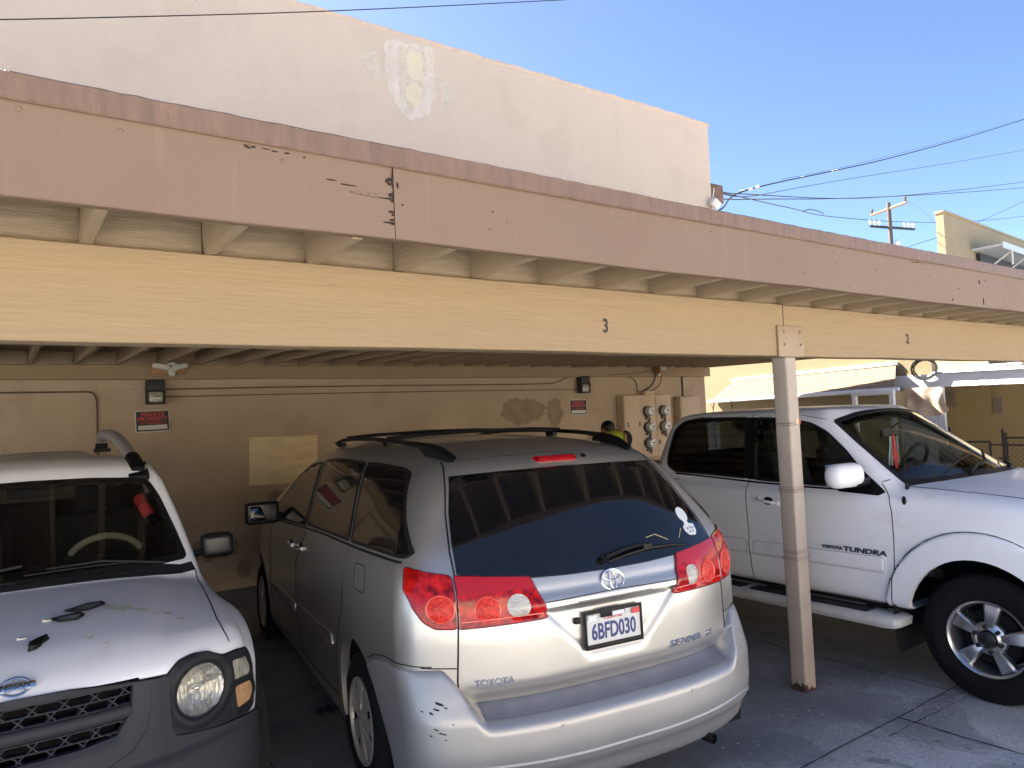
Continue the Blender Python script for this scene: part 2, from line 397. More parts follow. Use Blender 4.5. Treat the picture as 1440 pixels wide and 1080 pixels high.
# ================= materials ================================================
def nt(m): return m.node_tree.nodes,m.node_tree.links
def S(v):   # sRGB 0-255 -> linear
    return tuple((c/255/12.92 if c/255<=.04045 else ((c/255+.055)/1.055)**2.4) for c in v)
def mat(name,col,rough=.5,metal=0,var=.0,vs=4,bump=0,bs=60,coat=0,coatr=.05,spec=.5,col2=None,stretch=None,spots=None,trans=0,emit=None,detail=6,rvar=0):
    m=bpy.data.materials.new(name); m.use_nodes=True; N,L=nt(m); b=N['Principled BSDF']
    b.inputs['Base Color'].default_value=(*col,1); b.inputs['Roughness'].default_value=rough; b.inputs['Metallic'].default_value=metal
    b.inputs['Coat Weight'].default_value=coat; b.inputs['Coat IOR'].default_value=1.5; b.inputs['Coat Roughness'].default_value=coatr; b.inputs['Specular IOR Level'].default_value=spec
    b.inputs['Transmission Weight'].default_value=trans
    if emit: b.inputs['Emission Color'].default_value=(*emit[0],1); b.inputs['Emission Strength'].default_value=emit[1]
    tc=N.new('ShaderNodeTexCoord'); mp=N.new('ShaderNodeMapping'); L.new(tc.outputs['Object'],mp.inputs['Vector'])
    if stretch: mp.inputs['Scale'].default_value=stretch
    last=None
    if var or col2:
        n=N.new('ShaderNodeTexNoise'); n.inputs['Scale'].default_value=vs; n.inputs['Detail'].default_value=detail; n.inputs['Roughness'].default_value=.6; L.new(mp.outputs[0],n.inputs['Vector'])
        cr=N.new('ShaderNodeValToRGB'); cr.color_ramp.elements[0].position=.32; cr.color_ramp.elements[1].position=.68
        c2=col2 or tuple(c*(1-var) for c in col); c1=col if col2 else tuple(min(1,c*(1+var*.6)) for c in col)
        cr.color_ramp.elements[0].color=(*c2,1); cr.color_ramp.elements[1].color=(*c1,1)
        L.new(n.outputs['Fac'],cr.inputs['Fac']); last=cr.outputs['Color']
        if rvar:
            mr=N.new('ShaderNodeMapRange'); mr.inputs['To Min'].default_value=max(0,rough-rvar); mr.inputs['To Max'].default_value=rough+rvar; L.new(n.outputs['Fac'],mr.inputs['Value']); L.new(mr.outputs[0],b.inputs['Roughness'])
    for sp in (spots or []):
        # (scale, threshold, colour, strength, stretch)
        n=N.new('ShaderNodeTexNoise'); n.inputs['Scale'].default_value=sp[0]; n.inputs['Detail'].default_value=5
        m2=N.new('ShaderNodeMapping'); m2.inputs['Scale'].default_value=sp[4] if len(sp)>4 else (1,1,1); m2.inputs['Location'].default_value=(sp[0]*.37,1.3,sp[1]*9); L.new(tc.outputs['Object'],m2.inputs['Vector']); L.new(m2.outputs[0],n.inputs['Vector'])
        cr=N.new('ShaderNodeValToRGB'); cr.color_ramp.elements[0].position=sp[1]; cr.color_ramp.elements[1].position=min(1,sp[1]+.07); cr.color_ramp.elements[0].color=(0,0,0,1); cr.color_ramp.elements[1].color=(sp[3],)*3+(1,)
        L.new(n.outputs['Fac'],cr.inputs['Fac'])
        mx=N.new('ShaderNodeMix'); mx.data_type='RGBA'; L.new(cr.outputs['Color'],mx.inputs['Factor'])
        if last: L.new(last,mx.inputs['A'])
        else: mx.inputs['A'].default_value=(*col,1)
        mx.inputs['B'].default_value=(*sp[2],1); last=mx.outputs['Result']
    if last: L.new(last,b.inputs['Base Color'])
    if bump:
        n2=N.new('ShaderNodeTexNoise'); n2.inputs['Scale'].default_value=bs; n2.inputs['Detail'].default_value=5; L.new(mp.outputs[0],n2.inputs['Vector'])
        bp=N.new('ShaderNodeBump'); bp.inputs['Strength'].default_value=bump; bp.inputs['Distance'].default_value=.02; L.new(n2.outputs['Fac'],bp.inputs['Height']); L.new(bp.outputs[0],b.inputs['Normal'])
    return m
def glass(name,tint,refl=1.0,rough=.01,k=1.6):
    m=bpy.data.materials.new(name); m.use_nodes=True; N,L=nt(m)
    for n in list(N): 
        if n.type!='OUTPUT_MATERIAL': N.remove(n)
    out=[n for n in N if n.type=='OUTPUT_MATERIAL'][0]
    t=N.new('ShaderNodeBsdfTransparent'); t.inputs[0].default_value=(*tint,1)
    g=N.new('ShaderNodeBsdfGlossy'); g.inputs['Roughness'].default_value=rough; g.inputs['Color'].default_value=(refl,refl,refl,1)
    f=N.new('ShaderNodeFresnel'); f.inputs['IOR'].default_value=1.55
    geo=N.new('ShaderNodeNewGeometry'); mr=N.new('ShaderNodeMix'); mr.data_type='FLOAT'
    mx=N.new('ShaderNodeMixShader'); 
    mth=N.new('ShaderNodeMath'); mth.operation='MULTIPLY'; mth.use_clamp=True; mth.inputs[1].default_value=k
    # back faces: plain weak reflection
    L.new(geo.outputs['Backfacing'],mr.inputs['Factor']); L.new(f.outputs[0],mth.inputs[0]); L.new(mth.outputs[0],mr.inputs['A']); mr.inputs['B'].default_value=.06
    L.new(mr.outputs['Result'],mx.inputs[0]); L.new(t.outputs[0],mx.inputs[1]); L.new(g.outputs[0],mx.inputs[2]); L.new(mx.outputs[0],out.inputs[0]); return m
def add_lines(m,joints,col,w=.006):
    pass
M={}
TAN=(.325,.228,.124)          # carport timber, ochre paint
M['timber']=mat('tan_painted_timber',TAN,.7,var=.05,vs=2.2,bump=.25,bs=9,stretch=(.6,3,9),spots=[(5,.70,(.30,.21,.12),.45,(.5,3,10)),(60,.73,(.16,.11,.07),.5,(.6,2,3))])
M['timber_y']=mat('tan_painted_joist_timber',(.38,.28,.175),.75,var=.12,vs=3,bump=.35,bs=10,stretch=(6,.5,6),spots=[(7,.68,(.28,.20,.12),.35,(6,.5,6))])
M['deck']=mat('tan_painted_roof_boards',(.24,.185,.12),.8,var=.2,vs=4,bump=.6,bs=12,stretch=(4,1,4))
M['fascia']=mat('brown_painted_fascia',(.198,.130,.086),.62,var=.06,vs=1.6,bump=.10,bs=40,stretch=(1,1,1),spots=[(3,.60,(.230,.153,.102),.5,(6,1,.5)),(2,.60,(.186,.115,.078),.5),(45,.765,(.07,.05,.04),.8),(9,.66,(.172,.112,.077),.45,(5,1,.4))])
M['drip']=mat('brown_painted_drip_edge',(.190,.118,.080),.5,var=.18,vs=9,bump=.4,bs=30,stretch=(3,1,.6),spots=[(16,.66,(.165,.095,.062),.5,(3,1,.4)),(60,.74,(.10,.07,.05),.7)])
M['wallin']=mat('tan_stucco_carport_wall',(.50,.38,.26),.9,var=.10,vs=1.1,bump=.5,bs=70,spots=[(1.3,.58,(.40,.30,.21),.55),(5,.70,(.30,.23,.165),.4),(40,.72,(.28,.21,.15),.35)])
M['wallup']=mat('pale_pink_stucco',(.545,.442,.356),.95,var=.05,vs=.6,bump=.6,bs=55,spots=[(1.1,.55,(.49,.395,.315),.5,(1,1,1)),(3.2,.64,(.485,.385,.305),.4,(1.5,1,.5)),(14,.72,(.40,.32,.25),.4),(2.5,.64,(.56,.47,.38),.35)])
M['coping']=mat('pink_coping',(.56,.43,.33),.8,var=.12,vs=6,bump=.3)
M['post']=mat('painted_steel_post',(.43,.36,.295),.55,var=.10,vs=5,bump=.15,bs=30,spots=[(7,.66,(.49,.40,.345),.5,(1,1,.3)),(22,.72,(.22,.15,.11),.6,(1,1,.5))])
M['rust']=mat('rust',(.12,.055,.03),.9,vs=22,bump=.6,bs=60,col2=(.03,.026,.024))
M['bolt']=mat('bolt_steel',(.30,.22,.15),.5,.3)
M['black']=mat('black_plastic',(.004,.004,.0045),.5,spec=.3)
M['blackg']=mat('black_gloss',(.006,.006,.007),.12,coat=.5)
M['seal']=mat('rubber_seal',(.008,.008,.009),.5)
M['grey']=mat('weathered_grey_bumper_plastic',(.034,.036,.042),.6,spec=.3,var=.12,vs=3,bump=.10,bs=220,spots=[(55,.75,(.30,.30,.31),.5),(6,.66,(.065,.067,.073),.5)])
M['greyd']=mat('dark_grey_plastic',(.018,.019,.022),.55,spec=.3,var=.1,bump=.1,bs=200)
M['rubber']=mat('tyre_rubber',(.0065,.0065,.0075),.8,spec=.25,var=.3,vs=12,bump=.15,bs=80)
M['chrome']=mat('chrome',(.8,.8,.82),.12,1)
M['alloy']=mat('dull_alloy',(.55,.55,.56),.32,.9,var=.15,vs=10)
M['alloy2']=mat('silver_painted_hubcap',(.52,.50,.47),.35,.6,var=.15,vs=12)
M['white']=mat('white_car_paint',(.87,.88,.90),.42,0,var=.03,vs=2,coat=.22,coatr=.08,spots=[(28,.76,(.45,.42,.36),.45),(2.2,.66,(.68,.68,.68),.5)],rvar=.06)
M['white2']=mat('white_truck_paint',(.87,.875,.89),.42,0,var=.04,vs=2,coat=.25,coatr=.10,spots=[(30,.755,(.40,.37,.33),.45),(1.8,.62,(.64,.63,.61),.4,(1,1,2))])
M['silver']=mat('silver_car_paint',(.57,.55,.505),.37,.82,var=.04,vs=3,coat=.7,coatr=.06,spots=[(34,.755,(.30,.28,.25),.5),(2.4,.64,(.50,.47,.42),.5)],rvar=.05)
M['silverb']=mat('silver_bumper_paint',(.43,.43,.425),.50,.70,var=.05,vs=4,coat=.5,coatr=.12,spots=[(30,.735,(.25,.24,.23),.6),(3,.64,(.48,.47,.45),.5)],rvar=.07)
M['pad']=mat('bumper_step_pad',(.22,.23,.27),.4,.2,var=.12,vs=8,bump=.1,coat=.3,coatr=.2,spots=[(20,.7,(.12,.12,.13),.5)])
M['tint']=mat('dark_tinted_glass',(.006,.006,.007),.04,spec=.8,coat=.0,spots=[(70,.775,(.14,.14,.13),.6)])
M['wsglass']=glass('windscreen_glass',(.78,.86,.82),1.0,.01,1.0)
M['clear']=glass('side_window_glass',(.34,.38,.37))
M['tail']=mat('red_lens',(.62,.012,.008),.16,coat=.25,coatr=.03,spec=.3,col2=(.16,.001,.002),vs=26,bump=.0,detail=2)
M['tailb']=mat('bright_red_lens',(.85,.045,.02),.16,coat=.25,coatr=.03,spec=.3,col2=(.45,.008,.008),vs=60,bump=.5,bs=120)
M['tailm']=mat('rose_red_lens_band',(.42,.012,.018),.25,coat=.25,coatr=.05,spec=.4,var=.08)
M['rev']=mat('white_ribbed_lens',(.72,.69,.60),.18,coat=1,bump=.7,bs=60,stretch=(1,1,4),var=.25,vs=20)
M['reflector']=mat('headlamp_reflector',(.68,.68,.66),.25,.65,bump=1.0,bs=26,stretch=(1,2.2,.5),var=.25,vs=14,spots=[(9,.60,(.62,.55,.36),.5,(1,2,.7))])
M['lens']=glass('headlamp_lens',(.93,.92,.86),.5,.03,1.0)
M['amber']=mat('amber_lens',(.62,.36,.17),.2,coat=1,bump=.5,bs=70,stretch=(1,4,1),var=.2,vs=25)
M['clearlens']=mat('clear_corner_lens',(.52,.50,.42),.2,.2,coat=1,bump=.5,bs=70,stretch=(1,4,1),var=.25,vs=25)
M['interior']=mat('dark_interior_trim',(.009,.009,.009),.8,var=.2)
M['seatf']=mat('grey_seat_fabric',(.014,.014,.014),.9,var=.2,bump=.2,bs=80)
M['beige']=mat('beige_cover',(.40,.36,.22),.7,var=.1)
M['under']=mat('underbody_black',(.003,.003,.003),.9)
M['platew']=mat('licence_plate_white',(.60,.61,.60),.35,var=.03)
M['plateblue']=mat('plate_blue_ink',(.02,.035,.16),.4)
M['platered']=mat('plate_red_ink',(.55,.04,.04),.4)
M['signblack']=mat('sign_black',(.012,.011,.011),.5)
M['signred']=mat('sign_red',(.50,.035,.04),.5)
M['signwhite']=mat('sign_white',(.62,.60,.55),.6,var=.08)
M['sticker']=mat('white_sticker',(.70,.72,.74),.5)
M['offwhite']=mat('offwhite_plastic',(.62,.60,.54),.45,var=.06)
M['orangebox']=mat('orange_brown_wood',(.42,.20,.08),.7,var=.2)
M['bronze']=mat('bronze_housing',(.014,.013,.014),.5)
M['prism']=mat('prismatic_lamp_glass',(.42,.41,.34),.15,coat=1,bump=1,bs=50,var=.4,vs=40)
M['ply']=mat('bare_plywood',(.80,.63,.38),.8,var=.15,vs=3,stretch=(1,1,5),bump=.15,spots=[(9,.68,(.30,.19,.09),.5,(3,1,.6)),(30,.77,(.05,.03,.02),.8)])
M['conduit']=mat('dark_conduit',(.10,.07,.05),.6)
M['panel']=mat('tan_painted_meter_cabinet',(.60,.46,.31),.6,var=.06,bump=.1)
M['meterg']=mat('meter_glass_face',(.60,.60,.58),.15,coat=1)
M['meterd']=mat('meter_ring',(.10,.10,.10),.35,.6)
M['skin']=mat('skin',(.24,.125,.085),.55)
M['hair']=mat('hair_black',(.008,.007,.006),.6)
M['vest']=mat('hi_vis_vest',(.38,.43,.03),.7,var=.1)
M['vesto']=mat('vest_pink_orange_strip',(.62,.30,.24),.6)
M['cloth']=mat('dark_clothes',(.022,.022,.028),.9,var=.2)
M['ywall']=mat('pale_yellow_stucco',(.24,.185,.10),.9,var=.05,vs=.7,bump=.4,bs=40,spots=[(1.2,.62,(.21,.16,.09),.5)])
M['ywall2']=mat('weathered_cream_stucco',(.30,.245,.155),.9,var=.10,vs=.9,bump=.4,bs=40,spots=[(2,.58,(.23,.19,.125),.6,(3,3,.35)),(8,.66,(.17,.145,.10),.5,(3,3,.3))])
M['tanwall']=mat('ochre_tan_stucco',(.44,.32,.15),.9,var=.08,vs=.9,bump=.4,bs=40,spots=[(1,.6,(.37,.27,.125),.5)])
M['shingle']=mat('orange_tan_shingles',(.23,.15,.088),.85,col2=(.19,.12,.068),vs=8,stretch=(1,1,6),bump=.3,bs=30)
M['whitew']=mat('white_painted_wood',(.66,.66,.66),.6,var=.06,vs=5,bump=.15,bs=30)
M['fencew']=mat('weathered_white_picket',(.52,.53,.56),.7,var=.12,vs=6,bump=.2,bs=30,stretch=(4,4,.6))
M['tarp']=mat('cream_tarp',(.55,.42,.31),.7,var=.12,vs=4,bump=.5,bs=6)
M['iron']=mat('dark_iron',(.03,.026,.022),.6,.4)
M['pole']=mat('weathered_pole_wood',(.10,.07,.055),.9,var=.3,vs=6)
M['wood_or']=mat('weathered_orange_wood',(.36,.22,.11),.85,var=.3,vs=6)
M['cable']=mat('black_cable',(.006,.006,.007),.6)
M['ceramic']=mat('insulator_ceramic',(.55,.55,.55),.3)
M['curtain']=mat('dark_window_bars',(.02,.022,.025),.4)
M['redcan']=mat('red_canister',(.80,.03,.03),.4,var=.08)
M['roofgrey']=mat('gravel_roofing',(.16,.15,.14),.95,var=.2,bump=.3)
# silver-patched repair on the upper wall
M['patchg']=mat('grey_cement_patch',(.60,.545,.48),.95,col2=(.53,.44,.355),vs=7,bump=.7,bs=40,spots=[(7,.55,(.64,.54,.46),.6,(1,1,.5))])
M['patchy']=mat('yellow_old_paint',(.62,.54,.37),.9,col2=(.56,.48,.38),vs=9,bump=.5,bs=50)
M['darkstain']=mat('dark_wall_stain',(.33,.25,.175),.95,var=.18,vs=6,bump=.6,bs=60)
M['flake']=mat('paint_flakes',(.62,.60,.56),.8)
M['tailedge']=mat('dark_red_lens_edge',(.16,.004,.006),.15,coat=1)
M['tailring']=mat('pink_red_lens_ring',(.80,.10,.07),.15,coat=1)
M['mirror']=mat('mirror_glass',(.55,.57,.60),.03,1)
M['alloyg']=mat('silver_grey_rack_tube',(.52,.50,.48),.45,.3)
M['grille']=mat('grille_grey_plastic',(.045,.047,.052),.45)
M['shade']=glass('shade_band',(.10,.16,.16),.8)
M['tint2']=glass('privacy_glass',(.05,.05,.05),.95)
M['grooveg']=mat('moulding_groove_grey',(.30,.30,.31),.6)
M['badge']=mat('dark_badge',(.10,.10,.11),.35,.6)
M['whiteb']=mat('dirty_white_board_paint',(.60,.59,.56),.45,var=.12,vs=8,spots=[(12,.66,(.35,.32,.28),.5,(.5,2,2))])
M['dashg']=mat('grey_dashboard',(.030,.026,.021),.7,var=.1)
M['seatt']=mat('dark_grey_seats',(.05,.05,.05),.9,var=.2)
M['timberp']=mat('tan_painted_steel_plate',(.33,.24,.145),.5,var=.05,bump=.1)
M['postb']=mat('post_tape_residue',(.35,.28,.235),.6,var=.1,vs=12)
M['rustbox']=mat('rusty_brown_box',(.17,.10,.07),.8,var=.4,vs=8)
M['shingled']=mat('shingle_edge',(.20,.13,.075),.9)
M['noticep']=mat('faded_paper',(.32,.25,.18),.8,var=.12,vs=8)
M['noticei']=mat('faded_print',(.20,.14,.10),.8)
M['awning']=mat('pale_blue_awning',(.50,.55,.62),.5)
M['splash']=mat('dried_yellow_splash',(.72,.70,.55),.5,coat=.3)
M['mirrord']=mat('mirror_glass_dim',(.05,.05,.05),.06,1)  # darkened mirror colour stands in for a dark reflection
M['bouncewall']=mat('cream_bounce_wall',(.62,.52,.40),.9,var=.05)
M['wsdark']=glass('dim_windscreen_glass',(.48,.50,.50),1.0,.01,2.4)
M['postcast']=M['post']
M['patchd']=mat('dark_cement_core',(.54,.47,.38),.95,var=.15,vs=11,bump=.7,bs=40)
M['noticei2']=mat('grey_print',(.25,.27,.30),.6)
M['mirrorb']=mat('black_mirror_shell',(.012,.011,.011),.30,spec=.4)
M['film']=mat('grey_reflector_film',(.30,.31,.33),.25,.3,coat=.6,var=.3,vs=30)
# ================= wheels ===================================================
def tyre(mb_parent,R0,W,rim,name='tyre',n=72):
    # axis y, outer face towards +y at 0
    mb=MB(); h=W/2
    prof=[(rim,-.012),(rim+.012,.0),(rim+.03,.006),((rim+R0)/2-.02,.010),((rim+R0)/2-.012,.0125),((rim+R0)/2+.012,.0120),((rim+R0)/2+.018,.009),(R0-.03,.002),(R0-.010,-.010),(R0-.002,-.026)]
    g=[]
    k=4; span=W-.052
    for i in range(k):
        a=-.026-span*(i+.0)/k; b=-.026-span*(i+.82)/k
        g+=[(R0,a-.002),(R0,b)]
        if i<k-1: g+=[(R0-.009,b-.002),(R0-.009,-.026-span*(i+1)/k+.001)]
    prof+=g+[(R0-.010,-W+.010),(R0-.03,-W),(rim,-W+.01)]
    mb.lathe(prof,'y',n=n)
    # shoulder and tread blocks
    m=mb
    for j in range(n):
        a=2*math.pi*j/n
        for (y,l) in ((-.07,.03),(-W+.07,.03)):
            c=Vector(((R0-.0038)*math.cos(a),y,(R0-.0038)*math.sin(a)))
            m.box(c,(.009,l,R0*2*math.pi/n*.62),Euler((0,-a,0)))
    o=mb.build('tyre',M['rubber'],mb_parent,smooth=40)
    return o
def wheel_van(root,x,y,side):
    w=empty('wheel',(x,y,.335)); w.parent=root
    if side<0: w.rotation_euler=(0,0,math.pi)
    tyre(w,.335,.215,.205)
    m=MB(); m.lathe([(.214,-.010),(.216,.004),(.208,.008),(.202,.0),(.196,-.012)],'y')
    # seven broad twin spokes, dished
    for k in range(7):
        a0=2*math.pi*k/7+.35
        for (da,wi,wo) in ((-.155,.028,.050),(.155,.028,.050)):
            vs=[]
            for r,y0,wd in ((.045,.006,wi),(.10,.000,wi+.006),(.155,-.004,wo-.004),(.200,-.006,wo)):
                for s in (-1,1):
                    a=a0+da*(.35+.65*r/.2)
                    rad=Vector((math.cos(a),0,math.sin(a))); tan=Vector((-math.sin(a),0,math.cos(a)))
                    vs.append(rad*r+tan*s*wd/2+Vector((0,y0,0)))
            vs+= [v-Vector((0,.014,0)) for v in vs]
            fs=[]
            for i in range(3): fs.append((2*i,2*i+1,2*i+3,2*i+2)); fs.append((8+2*i,8+2*i+2,8+2*i+3,8+2*i+1)); fs.append((2*i,2*i+2,2*i+10,2*i+8)); fs.append((2*i+1,2*i+9,2*i+11,2*i+3))
            m.add(vs,fs)
    m.lathe([(0,.014),(.030,.013),(.040,.008),(.052,.004),(.060,-.004),(.060,-.02)],'y',n=36)
    m.lathe([(.062,.001),(.085,-.004),(.085,-.012),(.06,-.014)],'y',n=48,close=True)
    m.build('hubcap',M['alloy2'],w,smooth=40)
    b=MB(); b.lathe([(0,-.03),(.205,-.03),(.205,-.05),(0,-.05)],'y',n=40); b.build('brake_disc',M['under'],w)
    return w
def wheel_truck(root,x,y,side,z=.385,R0=.388,rim=.222):
    w=empty('wheel',(x,y,z)); w.parent=root
    if side<0: w.rotation_euler=(0,0,math.pi)
    tyre(w,R0,.27,rim+.004,n=84)
    m=MB(); m.lathe([(rim-.022,-.20),(rim-.018,-.05),(rim-.010,-.018),(rim-.004,-.002),(rim+.006,.006),(rim+.010,.000),(rim+.004,-.014)],'y',n=72)
    for k in range(5):
        a=R(-90+8+72*k)+R(180)
        rad=Vector((math.cos(a),0,math.sin(a))); tan=Vector((-math.sin(a),0,math.cos(a)))
        st=[(.055,-.022,.050),(.085,-.018,.052),(.100,-.010,.060),(.150,-.012,.078),(.185,-.016,.092),(.206,-.022,.100)]
        vs=[];n=len(st)
        for r,y0,wd in st:
            for s,dy in ((-1,-.012),(-.72,0),(.72,0),(1,-.012)): vs.append(rad*r+tan*s*wd/2+Vector((0,y0+dy,0)))
        vs+=[v-Vector((0,.05,0)) for v in vs]
        fs=[]
        for i in range(n-1):
            for j in range(3): fs.append((4*i+j,4*i+j+1,4*i+j+5,4*i+j+4))
            fs.append((4*i,4*i+4,4*i+4+4*n,4*i+4*n)); fs.append((4*i+3,4*i+3+4*n,4*i+7+4*n,4*i+7))
        fs.append((4*n-4,4*n-3,4*n-2,4*n-1,8*n-1,8*n-4))
        m.add(vs,fs)
    m.lathe([(.058,-.006),(.072,-.020),(.098,-.026),(.104,-.05),(.05,-.06)],'y',n=40)
    m.build('rim',M['alloy'],w,smooth=35)
    c=MB(); c.lathe([(0,.006),(.034,.004),(.046,-.002),(.050,-.012),(.050,-.03)],'y',n=32)
    for k in range(6):
        a=R(60*k+20); c.cyl((.075*math.cos(a),-.035,.075*math.sin(a)),(.075*math.cos(a),-.002,.075*math.sin(a)),.0135,6)
    c.build('centre_cap',M['bronze'],w,bevel=.002)
    b=MB(); b.lathe([(0,-.09),(.165,-.09),(.17,-.11),(0,-.11)],'y',n=40); b.box((.13,-.075,.09),(.06,.05,.10),(0,R(-35),0)); b.lathe([(rim-.03,-.19),(0,-.20)],'y',n=40)
    b.build('brake_disc',M['under'],w)
    return w
def arch_liner(root,x,z,r,y0,y1):
    m=MB(); m.lathe([(r,y0),(r,y1),(0,y1)],'y',c=(x,0,z),n=32,a0=R(-20),a1=R(200)); m.build('wheel_arch_liner',M['under'],root,fixn=False)
def door_handle(root,body,x,z,side,m,L_=.13,ang=0):
    h,n=body.cast(x,z,'side',side)
    mb=MB(); P=[]
    for t in np.linspace(-1,1,9):
        P.append(Vector((h.x+t*L_/2,h.y+side*(.012+.022*math.cos(t*math.pi/2)**.5),h.z+t*ang)))
    mb.tube(P,[.006]+[.012]*7+[.006],8)
    mb.box((h.x-L_/2,h.y+side*.006,h.z-ang),(.03,.03,.028)); mb.box((h.x+L_/2,h.y+side*.006,h.z+ang),(.03,.03,.028))
    o=mb.build('door_handle',m,root,bevel=.003)
    d=MB(); d.lathe([(0,0),(.036,.004),(.040,-.004)],'y',n=24); 
    for v in range(len(d.v)):
        a=d.v[v]; d.v[v]=(a[0]*1.1,a[1]*side,a[2]*.8)
    d.build('handle_cup',M['under'],o,loc=(h.x,h.y+side*.001,h.z))
    return o
def window(root,body,poly,kind,sign,mg,sealw=.018,off=.003,r=.03,sp=.04,name='window'):
    P=rnd(poly,r); Q=inset(P,sealw)
    w=body.patch(Q,kind,sign,off,sp).build(name,mg,root,smooth=60,fixn=False)
    body.patch(P,kind,sign,off+.0015,min(sp,.03),holes=[Q]).build('window_seal',M['seal'],w,smooth=60,fixn=False)
    return w
# ================= silver minivan ===========================================
def build_van():
    root=empty('minivan',(2.428,3.529,0),1.436,'silver minivan with black roof rails parked rear-out in the middle bay, red wrap-round tail lamps','minivan')
    B=Body(van_f,seg(-1.3,.013,-.3,.03,3.3,.03,4.15),seg(-1.08,.015,1.08),seg(.12,.03,.75,.0135,1.15,.02,1.86),(1.4,0,.9),(.84,.35,.36),lambda x:V_top(x)-.10)
    BB=Body(vbump_f,seg(-1.25,.012,-.30),seg(-1.08,.011,1.08),seg(.15,.022,.58,.009,.90),(-.70,0,.45),(.25,.75,.3))
    archR=[(-.66,.02),(-.625,.404),(-.53,.52),(-.43,.645),(-.32,.728),(-.18,.778),(-.06,.785),(.06,.750),(.16,.665),(.205,.53),(.205,.35),(.205,.02)]
    archF=[(3.03+.395*math.cos(t),.36+.395*math.sin(t)) for t in np.linspace(-.9,math.pi+.9,28)]
    archR=rnd(archR,.06,3)
    P,F=cut(B.P,B.F,van_f,[(lambda p,a=a:polysdf(p[:,0],p[:,2],a),lambda p:np.abs(p[:,1])>.55,(0,2)) for a in (archR,archF)])
    body=mesh_np('body',P,F,M['silver'],root)
    P2,F2=cut(BB.P,BB.F,vbump_f,[(lambda p,a=archR:polysdf(p[:,0],p[:,2],a),lambda p:np.abs(p[:,1])>.55,(0,2))])
    mesh_np('rear_bumper',P2,F2,M['silverb'],root)
    # wheel arch edges (rolled lips)
    m=MB()
    for s in (1,-1):
        for a in (archR,archF):
            pts=[q for q in resample(a,.03) if q[1]>.27]
            k=next((i for i in range(len(pts)) if (Vector(pts[i])-Vector(pts[i-1])).length>.08),0); pts=pts[k:]+pts[:k]
            m.add(*ribbon([B.cast(q[0],q[1],'side',s)[0] for q in pts],Vector((0,-s*.05,0))))
    m.pieces('arch_lip',M['silver'],root,fixn=False)
    for x in (-.17,3.03): 
        for s in (1,-1): arch_liner(root,x,.36,.46,s*.90,s*.60)
    for x,yy in ((-.035,.922),(3.03,.952)):
        for s in (1,-1): wheel_van(root,x,s*yy,s)
    m=MB(); m.bx(-.9,3.8,-.85,.85,.24,.30); m.bx(-.65,.3,-.60,.60,.2,.75); m.bx(2.6,3.5,-.6,.6,.2,.7); m.build('underbody',M['under'],root)
    # bumper colour skin: side corner and rear, slightly duller plastic
    # rear glass
    G=[(.594,1.590),(.36,1.598),(0,1.602),(-.36,1.598),(-.594,1.590),(-.655,1.44),(-.69,1.31),(-.708,1.19),(-.55,1.168),(-.40,1.158),(-.2,1.150),(0,1.148),(.2,1.150),(.40,1.158),(.55,1.168),(.708,1.19),(.69,1.31),(.655,1.44)]
    g=B.patch(rnd(G,.02),'end',-1,.003,.03).build('rear_window',M['tint'],root,smooth=60,fixn=False)
    B.line(G+[G[0]],'end',-1,.005,.002,.03).build('window_seal',M['seal'],g)
    tx=text('defroster','',.01,M['tint']) if False else None
    # hatch seam
    sm=MB()
    hs=[(.585,1.655),(.62,1.58),(.672,1.44),(.712,1.28),(.728,1.10),(.738,.90),(.745,.76),(.742,.70),(.72,.655),(.60,.648),(.3,.647),(0,.647)]
    B.line(hs,'end',-1,.0045,.0005,.02,sm); B.line([(-a,b) for a,b in hs],'end',-1,.0045,.0005,.02,sm)
    B.line([(.585,1.655),(.3,1.668),(0,1.672),(-.3,1.668),(-.585,1.655)],'end',-1,.003,.001,.03,sm)
    # bumper top seam round the corner
    for s in (1,-1):
        B.line([(-.345,.748),(-.45,.790),(-.60,.820),(-.80,.830),(-.88,.826)],'side',s,.0035,.001,.03,sm)
        B.line([(s*.88,.822),(s*.80,.818),(s*.742,.815)],'end',-1,.0035,.001,.02,sm)
        B.line([(1.455,1.60),(1.27,1.40),(1.09,1.20),(1.10,1.15)][2:]+[(1.36,.93),(1.37,.70),(1.33,.50),(1.31,.33)],'side',s,.0035,.0008,.03,sm)
        B.line([(.05,1.23),(.06,1.05),(.10,.90),(.20,.75),(.27,.62),(.30,.40)],'side',s,.0035,.0008,.03,sm)
        B.line([(2.30,1.15),(2.42,.9),(2.44,.6),(2.5,.4)],'side',s,.0035,.0008,.03,sm)
        B.line([(.30,.375),(.8,.355),(1.4,.345),(2.5,.335)],'side',s,.0035,.0008,.03,sm)
        B.line([(-.70,1.27),(0,1.262),(1.0,1.235)],'side',s,.002,.001,.03,sm)
    B.line(rnd([(-.13,1.165),(-.30,1.165),(-.32,1.045),(-.14,1.035),(-.13,1.165)][:4],.04),'side',1,.0032,.0008,.015,sm,closed=True)
    sm.pieces('panel_gap',M['seal'],root)
    # side windows
    for s in (1,-1):
        for poly in ([(-.33,1.605),(-.22,1.622),(.17,1.634),(.43,1.632),(.035,1.240),(-.45,1.252),(-.715,1.258),(-.74,1.28)],
                     [(.475,1.632),(.9,1.638),(1.27,1.630),(1.44,1.615),(1.075,1.215),(.55,1.228),(.075,1.239)],
                     [(1.50,1.605),(1.80,1.575),(1.97,1.50),(2.25,1.27),(2.30,1.165),(1.9,1.170),(1.115,1.205)]):
            window(root,B,poly,'side',s,M['tint'],.014,.005,.03,.025)
    # belt trim
    m=MB()
